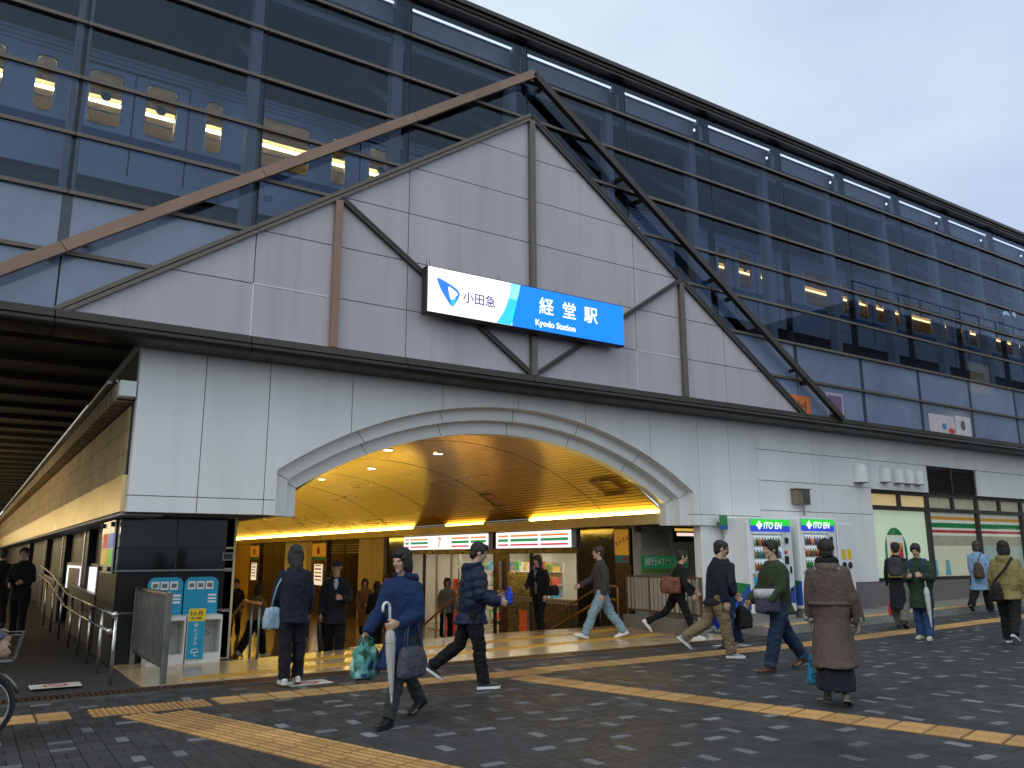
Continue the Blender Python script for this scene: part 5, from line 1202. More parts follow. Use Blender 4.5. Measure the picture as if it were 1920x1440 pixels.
SKINS = [M('skin %d' % i, c, .5, var=.06, scale=14, spec=.35) for i, c in enumerate(((.50, .31, .22), (.44, .26, .18), (.54, .35, .26)))]
for m_ in SKINS: m_.node_tree.nodes['Principled BSDF'].inputs['Subsurface Weight'].default_value = .0
HAIR = {'black': M('black hair', (.014, .011, .010), .5, var=.6, scale=30, stretch=(8, 8, 1), bump=.8, bscale=50), 'brown': M('brown hair', (.035, .020, .013), .45, var=.4, scale=30, stretch=(6, 6, 1), bump=.4, bscale=60), 'grey': M('grey hair', (.22, .21, .20), .5, var=.3, scale=30, stretch=(6, 6, 1))}
MAT['eye'] = M('dark eye', (.02, .015, .012), .2, var=0); MAT['lip'] = M('lip', (.30, .11, .09), .5, var=.05)
MAT['lens'] = M('spectacle rim', (.03, .03, .03), .3, .5)
def ell_ring(c, ax, ay, rx, ry, n=20, p=2.0):
    o = []
    for i in range(n):
        t = 2 * pi * i / n; ct, st = cos(t), sin(t)
        o.append(Vector(c) + ax * (rx * math.copysign(abs(ct) ** (2 / p), ct)) + ay * (ry * math.copysign(abs(st) ** (2 / p), st)))
    return o
UPV = Vector((0, 0, 1)); EX = Vector((1, 0, 0)); EY = Vector((0, 1, 0))
def person(label, x, y, heading, h=1.65, z=0., legs=((0, 0, 0), (0, 0, 0)), arms=((0, 5, 10, 0), (0, 5, 10, 0)), lean=2, nod=0, turn=0, top=None, bottom=None, shoes=None, hair='short', hcol='black', skin=0, extras=(), vox=.009, seed=0, curl=(.35, .35), group='people crossing the plaza', build=1.0):
    """legs: (thigh, knee, foot pitch) left, right; arms: (forward, out, elbow, inward twist) left, right; degrees"""
    root = thing('person', label, 'person', (x, y, z), radians(heading - 90), group); k = h / 1.7
    out_ = {'root': root, 'h': h}
    # ---- joints
    J = {}
    lowest = 9
    for i, s in enumerate((-1, 1)):
        a, b, f = [radians(v) for v in legs[i]]
        hip = Vector((s * .055 * h, 0, 0)); kn = hip + .24 * h * Vector((s * .004, sin(a), -cos(a))); an = kn + .232 * h * Vector((0, sin(a - b), -cos(a - b)))
        J['hip', s], J['knee', s], J['ankle', s], J['pitch', s] = hip, kn, an, f
        for (yy, zz) in ((-.06 * k, -.078 * k), (.19 * k, -.078 * k)): lowest = min(lowest, an.z + zz * cos(f) - yy * sin(f))
    dz = -lowest
    for key in list(J):
        if isinstance(J[key], Vector): J[key] = J[key] + Vector((0, 0, dz))
    P = Vector((0, 0, dz + .015 * h)); l = radians(lean); sd_ = Vector((0, sin(l), cos(l))); fw = Vector((0, cos(l), -sin(l)))
    sp = lambda t: P + sd_ * (t * h)
    neck = sp(.315); sh = sp(.268); hd = neck + .10 * h * Vector((0, sin(l * .4 + radians(nod) * .5) + .12, 1)).normalized()
    sw = .094 * h * build
    for i, s in enumerate((-1, 1)):
        a, o_, e, tw = [radians(v) for v in arms[i]]
        S0 = sh + Vector((s * sw, 0, 0)); ud = Vector((s * sin(o_), sin(a + l) * cos(o_), -cos(a + l) * cos(o_))); el = S0 + .168 * h * ud
        fd = Vector((s * sin(o_) * .6 - s * sin(tw), sin(a + l + e), -cos(a + l + e))).normalized(); wr = el + .145 * h * fd
        J['sh', s], J['elbow', s], J['wrist', s], J['fdir', s] = S0, el, wr, fd
    # ---- body (one continuous surface)
    B = MB(); cs = .80
    B.rings([ell_ring(sp(t), EX, fw, rx * k * cs, ry * k * cs) for t, rx, ry in ((-.06, .10, .08), (-.01, .155, .105), (.06, .15, .105), (.12, .13, .095), (.2, .15, .105), (.26, .155, .09), (.30, .10, .065))])
    B.tube([sp(.28), neck, hd - Vector((0, .012 * k, .03 * k))], [.066 * k, .056 * k, .056 * k], 12)
    T = Matrix.Rotation(radians(turn), 3, 'Z') @ Matrix.Rotation(-radians(nod) - l * .4, 3, 'X')
    def H(p): return hd + T @ (Vector(p) * k)
    for c, r in (((0, -.012, .025), (.077, .095, .090)), ((0, .022, -.045), (.059, .066, .074)), ((0, .080, .022), (.048, .018, .016)), ((0, .070, -.094), (.024, .022, .02)), ((0, .079, -.056), (.026, .013, .013)), ((.032, .066, -.022), (.025, .022, .022)), ((-.032, .066, -.022), (.025, .022, .022)), ((.078, -.004, -.008), (.012, .023, .034)), ((-.078, -.004, -.008), (.012, .023, .034))):
        B.ell(H(c), [v * k for v in r], 14, 8, T)
    B.rings([ell_ring(H(c), T @ EX, T @ EY, rx * k, ry * k, 10) for c, rx, ry in (((0, .084, .020), .009, .008), ((0, .094, -.002), .012, .012), ((0, .100, -.022), .017, .015), ((0, .088, -.036), .018, .012))])
    for i, s in enumerate((-1, 1)):
        B.tube([J['hip', s] + Vector((0, 0, .05)), J['hip', s], (J['hip', s] * .5 + J['knee', s] * .5), J['knee', s], J['knee', s] * .65 + J['ankle', s] * .35 + Vector((0, -.012, 0)), J['ankle', s]], [v * k for v in (.07, .072, .062, .047, .048, .034)], 12)
        fr = Matrix.Rotation(-J['pitch', s], 3, 'X')
        B.rings([ell_ring(J['ankle', s] + fr @ Vector((0, yy * k, zz * k)), EX, fr @ UPV, rx * k, rz * k, 10) for yy, zz, rx, rz in ((-.05, -.04, .025, .022), (-.02, -.035, .033, .035), (.06, -.045, .036, .026), (.14, -.056, .036, .015), (.18, -.06, .02, .01))])
        S0, el, wr, fd = J['sh', s], J['elbow', s], J['wrist', s], J['fdir', s]
        B.tube([S0 * .85 + sp(.27) * .15, S0, S0 * .5 + el * .5, el, el * .6 + wr * .4, wr], [v * k for v in (.045, .046, .042, .034, .036, .026)], 12)
        # hand: palm, four fingers, thumb
        side = Vector((-s, 0, 0)); side = (side - fd * side.dot(fd)).normalized()     # palm faces the thigh
        bn = fd.cross(side).normalized()
        if bn.y < 0 and abs(fd.y) < .8: bn = -bn                                       # thumb side points forward
        if abs(fd.y) >= .8 and bn.z < 0: bn = -bn
        hk = k * 1.0
        pc = wr + fd * (.05 * hk)
        B.rings([ell_ring(wr + fd * (t * hk), bn, side, rx * hk, ry * hk, 12, 2.6) for t, rx, ry in ((-.01, .026, .02), (.02, .034, .019), (.06, .041, .017), (.092, .040, .014))])
        cu = curl[i]
        for fi, (off, ln) in enumerate(((.032, .070), (.011, .078), (-.011, .073), (-.031, .058))):
            p = wr + fd * (.086 * hk) + bn * (off * hk); ang = 0; pts = [p - fd * .015]; d = fd
            for sg_ in range(3):
                ang += cu * (1.0, 1.25, .9)[sg_] * (1 + .06 * fi); d = fd * cos(ang) + side * sin(ang) + bn * (off * 1.6) * (1 - cu * .6); p = p + d.normalized() * (ln * hk * (.45, .32, .23)[sg_]); pts.append(p)
            B.tube(pts, [.0105 * hk, .0100 * hk, .0092 * hk, .0075 * hk], 8)
        p0 = wr + fd * (.028 * hk) + bn * (.032 * hk); td_ = (fd * .72 + bn * .62 + side * (.25 + cu * .3)).normalized(); t2 = (fd * .85 + bn * .15 + side * (.3 + cu * .7)).normalized()
        B.tube([p0 - td_ * .015, p0 + td_ * (.035 * hk), p0 + td_ * (.035 * hk) + t2 * (.030 * hk), p0 + td_ * (.035 * hk) + t2 * (.048 * hk)], [.014 * hk, .0125 * hk, .011 * hk, .008 * hk], 8)
        J['grip', s] = wr + fd * (.075 * hk) + side * (.03 * hk)
    remesh_later(B.build('body', SKINS[skin], root), vox, 1)
    for s in (-1, 1): MB().ell(H((s * .031, .083, .006)), (.011 * k, .006 * k, .006 * k), 8, 6, T).build('eye', MAT['eye'], root, True)
    MB().ell(H((0, .0895, -.055)), (.021 * k, .006 * k, .006 * k), 10, 6, T).build('mouth', MAT['lip'], root, True)
    # ---- hair or hat
    hb = MB()
    def he(c, r): hb.ell(H(c), [v * k for v in r], 16, 10, T)
    if hair != 'cap':
        he((0, -.020, .040), (.087, .098, .090)); he((0, -.055, -.02), (.070, .052, .075)); he((0, .052, .078), (.064, .045, .036))
        he((.066, .012, .03), (.022, .05, .045)); he((-.066, .012, .03), (.022, .05, .045))
        if hair in ('bob', 'long'):
            he((.070, -.012, -.03), (.030, .066, .095)); he((-.070, -.012, -.03), (.030, .066, .095)); he((0, -.065, -.06), (.082, .050, .10))
        if hair == 'bob': he((0, -.02, .045), (.092, .103, .089)); he((0, -.05, -.02), (.088, .066, .088))
        if hair == 'long': he((0, -.08, -.15), (.085, .045, .13)); he((0, -.075, -.25), (.06, .035, .07))
        if hair == 'bun': he((0, -.10, .05), (.042, .04, .04))
        remesh_later(hb.build('hair', HAIR[hcol], root), .008, 1, wrinkle(.008, (42, 42, 9), seed))
    else:
        he((0, -.055, -.02), (.070, .052, .07)); he((.066, -.01, .0), (.022, .045, .05)); he((-.066, -.01, .0), (.022, .045, .05))
        remesh_later(hb.build('hair', HAIR[hcol], root), .010, 1, wrinkle(.004, (30, 30, 9), seed))
        hb = MB(); he((0, -.012, .062), (.092, .108, .070)); he((0, .098, .045), (.066, .05, .010)); remesh_later(hb.build('flat_cap', cloth('dark cap', (.02, .02, .022)), root), .008, 2)
    # ---- leg helpers
    def leg_at(s, zq):
        a, b, c = J['hip', s], J['knee', s], J['ankle', s]
        if zq >= b.z: t = (a.z - zq) / max(1e-4, a.z - b.z); return a + (b - a) * max(-.3, t)
        t = (b.z - zq) / max(1e-4, b.z - c.z); return b + (c - b) * min(1.0, t)
    def skirtish(z0, z1, n, wid, dep, flare):
        """rings that wrap both legs from z1 (top) down to z0"""
        rr = []
        for i in range(n):
            zq = z1 + (z0 - z1) * i / (n - 1); L_, R_ = leg_at(-1, zq), leg_at(1, zq); yc = (L_.y + R_.y) / 2; sprd = abs(L_.y - R_.y) / 2; f = 1 + flare * i / (n - 1)
            rr.append(ell_ring((0, yc, zq), EX, EY, wid * k * f, (dep * k + sprd * .92) * f, 22, 2.3))
        return rr
    # ---- trousers or skirt
    if bottom:
        kind = bottom[0]; col = bottom[1]; mt = cloth('trouser cloth', col, .85)
        if kind == 'skirt':
            g_ = MB(); g_.rings(skirtish(bottom[2] * h, P.z + .02, 9, .155, .12, .25)); remesh_later(g_.build('skirt', mt, root), .014, 2, wrinkle(.012, (14, 14, 2.2), seed + 3))
        else:
            wd = bottom[2] if len(bottom) > 2 else 1.0; g_ = MB()
            g_.rings([ell_ring(sp(t), EX, fw, rx * k, ry * k) for t, rx, ry in ((-.055, .11, .095), (-.01, .168, .118), (.04, .16, .115), (.075, .145, .105))])
            for s in (-1, 1):
                a, b, c = J['hip', s], J['knee', s], J['ankle', s]; dn = (c - b).normalized()
                pts = [a + Vector((0, 0, .03)), a * .66 + b * .34, a * .3 + b * .7, b, b * .62 + c * .38 + Vector((0, -.008, 0)), b * .25 + c * .75, c + dn * .012 * k]
                g_.tube(pts, [v * k for v in (.098, .094 * (1 + (wd - 1) * .5), .080 * (1 + (wd - 1) * .7), .071 * wd, .066 * wd, .062 * wd, .063 * wd)], 16)
            wf = wrinkle(.014, (9, 9, 13), seed + 5)
            remesh_later(g_.build('trousers', mt, root), .013, 2, wf)
            if len(bottom) > 3 and bottom[3]:
                for s in (-1, 1):
                    c = J['ankle', s]; dn = (c - J['knee', s]).normalized(); g2 = MB(); g2.tube([c - dn * .05 * k, c + dn * .012 * k], [.068 * wd * k, .07 * wd * k], 16); g2.build('trouser_cuff', cloth('cuff', bottom[3]), root, True)
    # ---- shoes
    if shoes:
        kind, c1, c2 = shoes; ms, mo = M('shoe upper', c1, .45, var=.1), M('shoe sole', c2, .5, var=.05)
        for s in (-1, 1):
            fr = Matrix.Rotation(-J['pitch', s], 3, 'X') @ Matrix.Rotation(radians(-6 * s), 3, 'Z'); A_ = J['ankle', s]; g_ = MB()
            def fp(yy, zz): return A_ + fr @ Vector((0, yy * k, zz * k))
            g_.rings([ell_ring(fp(yy, zz), fr @ EX, fr @ UPV, rx * k, rz * k, 14, 2.6) for yy, zz, rx, rz in ((-.075, -.04, .022, .028), (-.055, -.034, .036, .040), (-.01, -.028, .041, .046), (.05, -.038, .043, .036), (.11, -.047, .046, .026), (.16, -.052, .042, .020), (.195, -.056, .022, .014))])
            if kind == 'boot': g_.tube([fp(-.012, -.03), A_ + (J['knee', s] - A_).normalized() * .06 * k, A_ + (J['knee', s] - A_).normalized() * .13 * k], [.044 * k, .046 * k, .052 * k], 14)
            remesh_later(g_.build('shoe', ms, root), .010, 1)
            so_ = MB(); sh_ = [(-.08, .024), (-.06, .037), (0, .041), (.06, .043), (.12, .047), (.165, .043), (.2, .022)]
            th = .03 if kind == 'sneaker' else .016
            lo = [fr @ Vector((rx * k, yy * k, 0)) for yy, rx in sh_] + [fr @ Vector((-rx * k, yy * k, 0)) for yy, rx in reversed(sh_)]
            zo = [fr @ Vector((0, 0, zz * k)) for zz in (-.078, -.078 + th)]
            so_.rings([[A_ + p + zo[0] for p in lo], [A_ + p * 1.0 + zo[1] for p in lo]]); so_.build('sole', mo, root, auto=40)
            if kind == 'boot': MB().box(-.03 * k, .03 * k, -.075 * k, -.02 * k, -.10 * k, -.07 * k).build('heel', mo, root) if False else None
    # ---- upper garment
    if top:
        kind, col, hem = top['kind'], top['col'], top['hem'] * h; off = top.get('off', .025); bw = top.get('w', 1.0) * build; mt = cloth('coat cloth', col, top.get('rough', .8)); g_ = MB()
        rr = []
        if hem < P.z - .04: rr = skirtish(hem, P.z - .02, 8, .165 * bw, .125 * bw + off * .5, top.get('flare', .12))[::-1]
        t0 = (hem - P.z) / h if hem >= P.z - .04 else .0
        for t, rx, ry in ((-.01, .168, .125), (.05, .163, .125), (.11, .155, .12), (.18, .168, .128), (.235, .165, .118), (.265, .138, .098), (.285, .108, .084), (.305, .072, .068), (.322, .058, .060)):
            if t >= t0 - .005: rr.append(ell_ring(sp(t), EX, fw, (rx * k + off * .6) * bw, (ry * k + off * .6) * bw, 22, 2.25))
        g_.rings(rr)
        if top.get('collar', 1): g_.tube([neck + Vector((.058 * k * cos(q), .062 * k * sin(q) - .004, .012 + .012 * sin(q + pi))) for q in [2 * pi * i / 16 for i in range(16)]], .018 * k, 8, closed=True)
        for s in (-1, 1):
            S0, el, wr, fd = J['sh', s], J['elbow', s], J['wrist', s], J['fdir', s]; e0 = top.get('sleeve', 1.0)
            en = el + (wr - el) * e0
            g_.tube([sp(.285) * .62 + S0 * .38 + Vector((0, 0, -.022 * k)), S0 + Vector((0, 0, -.010)), S0 * .55 + el * .45, el + (el - (S0 + wr) / 2).normalized() * .004, el * .5 + en * .5, en], [v * k + off * .55 for v in (.048, .052, .051, .046, .042, .037)], 16)
        if kind == 'puffer':
            zs_ = h
            def post(co, no, J=J, h=h, sw=sw):
                q = np.zeros(len(co)); best = np.full(len(co), 9.0)
                for s in (-1, 1):
                    d0 = 0
                    for a, b in ((J['sh', s], J['elbow', s]), (J['elbow', s], J['wrist', s])):
                        a_, b_ = np.array(a), np.array(b); ab = b_ - a_; t = np.clip(((co - a_) @ ab) / (ab @ ab), 0, 1); d = np.linalg.norm(co - a_ - t[:, None] * ab, axis=1)
                        m = (d < best) & (np.abs(co[:, 0]) > sw * .9); best = np.where(m, d, best); q = np.where(m, d0 + t * np.linalg.norm(ab), q); d0 += np.linalg.norm(ab)
                q = np.where(best < 8.5, q, co[:, 2]); w_ = np.abs(np.sin(np.pi * q / .095)) ** .55
                return .018 * (w_ - .6) + wrinkle(.006, (14, 14, 14), 2)(co, no)
        else: post = wrinkle(top.get('amp', .014), top.get('f', (8, 8, 4)), seed + 9)
        remesh_later(g_.build(top.get('name', 'coat'), mt, root), .014, 3, post)
        if 'hood' in top:
            hm = cloth('hood cloth', top['hood']); g2 = MB(); c0 = neck + Vector((0, -.03 * k, -.01 * k)); n_ = 14
            pts = []; ra = []
            for i in range(n_ + 1):
                q = radians(-35 + 250 * i / n_) + pi * 0; a_ = radians(-35) + (radians(250)) * i / n_
                ang = radians(60) - radians(300) * i / n_
                pts.append(c0 + Vector((.098 * k * cos(ang + 0), .088 * k * sin(ang), .015 * k + .028 * k * sin(ang)))); ra.append((.030 + .028 * max(0, -sin(ang))) * k)
            g2.tube(pts, ra, 12); g2.ell(c0 + Vector((0, -.085 * k, -.055 * k)), (.10 * k, .055 * k, .085 * k), 14, 8)
            remesh_later(g2.build('hood', hm, root), .012, 2, wrinkle(.008, (14, 14, 14), seed + 2))
        if 'belt' in top:
            zb = .075; g2 = MB(); g2.rings([ell_ring(sp(zb + d), EX, fw, (.172 * k + off * 1.05) * bw, (.134 * k + off * 1.05) * bw, 24, 2.2) for d in (-.008, .012)]); g2.build('belt', cloth('belt', top['belt']), root, True)
        if 'cuffs' in top:
            for s in (-1, 1):
                fd, wr = J['fdir', s], J['wrist', s]; g2 = MB(); g2.tube([wr - fd * .05, wr + fd * .004], [.036 * k + off * .75, .038 * k + off * .75], 16); g2.build('cuff', cloth('cuff cloth', top['cuffs']), root, True)
        if 'shirt' in top:
            g2 = MB(); g2.rings([ell_ring(sp(t) + fw * (.098 * k + off * .3), EX, fw, rx * k, .05 * k, 12) for t, rx in ((.0, .03), (.1, .045), (.2, .05), (.27, .045), (.31, .03))]); remesh_later(g2.build('shirt', cloth('shirt', top['shirt']), root), .012, 1, wrinkle(.004, (20, 20, 20), seed))
    for e_ in extras:
        if e_[0] == 'scarf':
            g2 = MB()
            for dz_, r0, rt in ((.0, .082, .045), (.05, .078, .042)): g2.tube([neck + Vector((r0 * k * cos(q), r0 * k * sin(q) - .005, dz_ * k + .012 * sin(q))) for q in [2 * pi * i / 18 for i in range(18)]], rt * k, 10, closed=True)
            remesh_later(g2.build('scarf', cloth('scarf', e_[1], .95), root), .011, 1, wrinkle(.014, (38, 38, 38), seed))
        if e_[0] == 'collar':
            g2 = MB(); g2.tube([neck + Vector((.125 * k * cos(q), .105 * k * sin(q) - .035 * k, -.005 * k - .03 * k * abs(cos(q)))) for q in [radians(-170 + 160 * i / 12) for i in range(13)]], .024 * k, 10)
            g2.build('collar_lining', cloth('collar lining', e_[1], .9), root, True)
        if e_[0] == 'glasses':
            for s in (-1, 1): MB().tube([H((s * .032 + .022 * cos(q), .096, .004 + .018 * sin(q))) for q in [2 * pi * i / 14 for i in range(14)]], .0025 * k, 6, closed=True).tube([H((s * .054, .094, .006)), H((s * .078, .0, .008))], .002 * k, 6).build('spectacles', MAT['lens'], root, True)
        if e_[0] == 'brim':
            pass
    Mw = Matrix.Translation((x, y, z)) @ Matrix.Rotation(radians(heading - 90), 4, 'Z')
    out_['J'] = J; out_['W'] = lambda v: Mw @ Vector(v); out_['sp'] = sp; out_['k'] = k
    out_['fwd'] = Vector((cos(radians(heading)), sin(radians(heading)), 0)); out_['right'] = Vector((sin(radians(heading)), -cos(radians(heading)), 0)); out_['heading'] = heading
    return out_
# ================================================================== CARRIED THINGS
def umbrella(label, grip, tip, col, hcol, hook=(1, 0, 0), above=.16, r=.042, group=None):
    """folded umbrella held at grip, ferrule at tip"""
    grip, tip = Vector(grip), Vector(tip); d = (tip - grip).normalized(); L_ = (tip - grip).length; t = thing('umbrella', label, 'umbrella', tip); sx = d.orthogonal().normalized(); sy = d.cross(sx); rel = lambda p: p - tip
    rr = []; n = 32
    for u, f in ((.03, .45), (.09, .85), (.16, .95), (.3, .92), (.5, .75), (.7, .55), (.85, .38), (.95, .22)):
        c = grip + d * (L_ * u); rr.append([rel(c + (sx * cos(q) + sy * sin(q)) * (r * f * (1 + .22 * cos(8 * q + u * 9)))) for q in [2 * pi * i / n for i in range(n)]])
    MB().rings(rr).build('canopy', M('umbrella canopy', col, .4, var=.08), t, True)
    MB().cyl(rel(grip - d * above), rel(tip - d * .06), .007, 8).build('shaft', MAT['steel'], t, True); MB().cyl(rel(tip - d * .07), rel(tip), .012, 8, .008).build('ferrule', M('ferrule', hcol, .4), t, True)
    hk = Vector(hook).normalized(); hk = (hk - d * hk.dot(d)).normalized(); top_ = grip - d * above; R_ = .048
    MB().tube([rel(grip + d * .03), rel(top_)] + [rel(top_ + hk * R_ * (1 - cos(q)) - d * R_ * sin(q)) for q in [pi * i / 10 for i in range(1, 11)]] + [rel(top_ + hk * 2 * R_ + d * .03)], .0125, 10).build('crook_handle', M('crook handle', hcol, .35), t, True)
    MB().tube([rel(grip + d * (L_ * .22) + (sx * cos(q) + sy * sin(q)) * r * .92) for q in [2 * pi * i / 16 for i in range(16)]], .006, 6, closed=True).build('strap', M('umbrella strap', tuple(v * .8 for v in col), .5), t, True)
    return t
def soft_bag(name, label, cat, top, size, col, yaw=0, strap=None, scol=None, n=2, amp=.012, mat=None, taper=.8, band=None, strap_r=.009, rough=.7):
    """bag hanging with its mouth at top; size (w,d,h); strap = drop of the handle loops, or list of world points"""
    top = Vector(top); w_, d_, h_ = size; t = thing(name, label, cat, top - Vector((0, 0, h_)), yaw)
    b = MB(); rr = []
    for u, f, g_ in ((0, .9, .75), (.06, 1.0, 1.0), (.4, 1.0, 1.05), (.75, .95, .85), (1.0, taper, .35)): rr.append(ell_ring((0, 0, h_ * u), EX, EY, w_ / 2 * f, d_ / 2 * g_, 20, 3.2))
    b.rings(rr); remesh_later(b.build('bag_body', mat or cloth('bag cloth', col, rough), t), min(.014, w_ / 14), 1, wrinkle(amp, (13, 13, 9), sum(map(ord, label)) % 50))
    sm = cloth('bag strap', scol or col, .6)
    if strap is None: strap = .16
    if isinstance(strap, (int, float)):
        for s in ((-1, 1) if n == 2 else (0,)):
            MB().tube([(-w_ * .28, s * d_ * .16, h_ * .93), (-w_ * .24, s * d_ * .10, h_ + strap * .6), (-w_ * .10, 0, h_ + strap * .98), (w_ * .10, 0, h_ + strap * .98), (w_ * .24, s * d_ * .10, h_ + strap * .6), (w_ * .28, s * d_ * .16, h_ * .93)], strap_r, 8).build('handle', sm, t, True)
    else:
        Mi = (Matrix.Translation(top - Vector((0, 0, h_))) @ Matrix.Rotation(yaw, 4, 'Z')).inverted()
        MB().tube([Mi @ Vector(p) for p in strap], strap_r, 8).build('strap', sm, t, True)
    if band:
        b = MB(); b.rings([ell_ring((0, 0, h_ * u), EX, EY, w_ / 2 * 1.03, d_ / 2 * 1.08, 20, 3.2) for u in (band[1], band[2])]); b.build('colour_band', cloth('bag band', band[0]), t, True)
    return t
def backpack(label, p, col, pcol=None, zoff=0, size=(.29, .15, .40), base=None):
    """worn on the back of person p"""
    J = p['J']; k = p['k']; c = p['W'](p['sp'](.20) + Vector((0, -.20 * k, zoff))); t = thing('backpack', label, 'backpack', c, radians(p['heading'] - 90)); w_, d_, h_ = [v * k for v in size]
    b = MB(); rr = [ell_ring((0, 0, -h_ / 2 + h_ * u), EX, EY, w_ / 2 * f, d_ / 2 * g_, 20, 3) for u, f, g_ in ((0, .85, .7), (.08, 1, 1), (.5, 1, 1.05), (.85, .92, .85), (1, .6, .5))]
    b.rings(rr); remesh_later(b.build('pack', cloth('backpack cloth', col, .6), t), .012, 1, wrinkle(.008, (12, 12, 12), 3))
    b = MB(); b.rings([ell_ring((0, -d_ * .52, -h_ / 2 + h_ * u), EX, EY, w_ * .36 * f, d_ * .22, 16, 3) for u, f in ((.12, .9), (.2, 1), (.42, 1), (.5, .85))]); b.build('pocket', cloth('backpack pocket', pcol or col, .6), t, True)
    if base: b = MB(); b.rings([ell_ring((0, 0, -h_ / 2 + h_ * u), EX, EY, w_ / 2 * f, d_ / 2 * f, 20, 3) for u, f in ((-.01, .9), (.05, 1.03), (.16, 1.04))]); b.build('base_panel', cloth('backpack base', base, .6), t, True)
    for s in (-1, 1): MB().tube([(s * w_ * .25, d_ * .45, h_ * .42), (s * w_ * .33, d_ * .7, h_ * .5), (s * w_ * .38, d_ * .6 + .16 * k, h_ * .46), (s * w_ * .42, d_ * .6 + .27 * k, h_ * .22), (s * w_ * .45, d_ * .6 + .25 * k, -.05), (s * w_ * .46, d_ * .5 + .06, -h_ * .3)], .016, 8).build('shoulder_strap', cloth('pack strap', pcol or col, .6), t, True)
    return t
# ================================================================== WHO IS WHERE
WALK = lambda a, b, c, d, f1=0, f2=0: ((a, b, f1), (c, d, f2))
NAVY, BLACK, CHAR = (.010, .013, .026), (.008, .008, .009), (.035, .036, .037)
# woman with umbrella and three bags
p = person('woman in a royal blue coat striding with a white umbrella and bags', -4.57, -4.53, 206, 1.60, legs=WALK(27, 5, -25, 14, -4, 22), arms=((2, 10, 68, 22), (22, 8, 12, 0)), lean=3, nod=8, top=dict(kind='coat', col=(.008, .024, .085), hem=.315, off=.03, flare=.14, w=1.05, hood=(.008, .022, .075), f=(7, 7, 3), amp=.018), bottom=('trousers', CHAR, 1.0), shoes=('boot', BLACK, BLACK), hair='bob', seed=1, curl=(.62, .55))
J, W, R_, F_ = p['J'], p['W'], p['right'], p['fwd']
g1 = W(J['grip', -1]); umbrella('folded white umbrella with white crook in the blue coat woman\'s hand', g1, g1 + Vector((.02, -.03, -.66)), (.42, .41, .40), (.75, .75, .76), hook=F_)
el = W((J['elbow', -1] + J['wrist', -1]) / 2); soft_bag('handbag', 'slate blue tote bag hanging from the blue coat woman\'s forearm', 'bag', el + Vector((0, 0, -.24)) - R_ * .02 - F_ * .04, (.34, .14, .27), (.06, .065, .085), radians(206), .25, amp=.009)
gr = W(J['grip', 1]); m_ = M('tropical leaf print', (.10, .30, .27), .6, var=.3); n_ = m_.node_tree; vo = n_.nodes.new('ShaderNodeTexVoronoi'); vo.inputs['Scale'].default_value = 13; rp = n_.nodes.new('ShaderNodeValToRGB'); rp.color_ramp.interpolation = 'CONSTANT'
for pos, c in ((.0, (.02, .05, .16, 1)), (.3, (.05, .22, .20, 1)), (.5, (.22, .45, .40, 1)), (.66, (.02, .10, .05, 1)), (.82, (.10, .30, .28, 1))):
    e_ = rp.color_ramp.elements.new(pos); e_.color = c
tcx = n_.nodes.new('ShaderNodeTexCoord'); n_.links.new(tcx.outputs['Object'], vo.inputs['Vector']); n_.links.new(vo.outputs['Color'], rp.inputs[0]); n_.links.new(rp.outputs[0], n_.nodes['Principled BSDF'].inputs['Base Color'])
soft_bag('carrier_bag', 'green and blue leaf patterned bag in the blue coat woman\'s far hand', 'bag', gr + Vector((0, 0, -.02)), (.27, .16, .31), (.1, .3, .27), radians(206), .05, mat=m_, amp=.02, taper=.3, scol=(.05, .15, .13))
# back view, white sneakers
p = person('person in black with white sneakers walking into the station, seen from behind', -4.74, -1.86, 82, 1.58, legs=WALK(-4, 3, 7, 8, 0, 10), arms=((6, 10, 35, 10), (0, 10, 20, 5)), lean=2, nod=5, top=dict(kind='jacket', col=NAVY, hem=.46, off=.03, w=1.0, name='jacket'), bottom=('trousers', (.010, .011, .018), 1.12), shoes=('sneaker', (.60, .60, .58), (.62, .61, .58)), hair='long', seed=2)
W = p['W']; soft_bag('shoulder_bag', 'pale blue bag at the hip of the black dressed back-view walker', 'bag', W((-.25, -.02, .90)), (.22, .12, .24), (.28, .40, .50), radians(20), [W((-.27, .02, .88)), W((-.22, -.06, 1.15)), W((-.12, -.02, 1.33)), W((-.12, .08, 1.3)), W((-.2, .14, 1.1)), W((-.25, .05, .9))])
# puffer jacket
p = person('person in a navy puffer jacket walking with a bright blue pouch in hand', -3.06, -3.22, -24, 1.64, legs=WALK(-20, 34, 12, 4, 34, -2), arms=((8, 6, 72, 18), (4, 10, 66, 16)), lean=5, nod=14, top=dict(kind='puffer', col=(.008, .014, .042), hem=.44, off=.055, w=1.06, hood=(.008, .013, .038), rough=.5, name='puffer_jacket'), bottom=('trousers', (.006, .006, .008), 1.12), shoes=('sneaker', (.012, .012, .014), (.72, .72, .74)), hair='short', seed=3, curl=(.7, .7))
J, W = p['J'], p['W']; soft_bag('pouch', 'bright blue pouch held by the puffer jacket walker', 'pouch', W((J['grip', -1] + J['grip', 1]) / 2 + Vector((0, .06, .12))), (.17, .07, .16), (.02, .06, .52), radians(-110), .03, amp=.012, taper=.55)
# pale jeans on the landing
p = person('person in pale jeans and white trainers striding left across the landing', 1.86, .36, 152, 1.70, legs=WALK(30, 8, -22, 16, -16, 18), arms=((-18, 8, 30, 5), (22, 8, 40, 10)), lean=4, top=dict(kind='jacket', col=(.05, .047, .042), hem=.47, off=.03, name='jacket'), bottom=('trousers', (.22, .32, .40), 1.2), shoes=('sneaker', (.66, .68, .72), (.72, .73, .76)), hair='short', seed=4, hcol='brown')
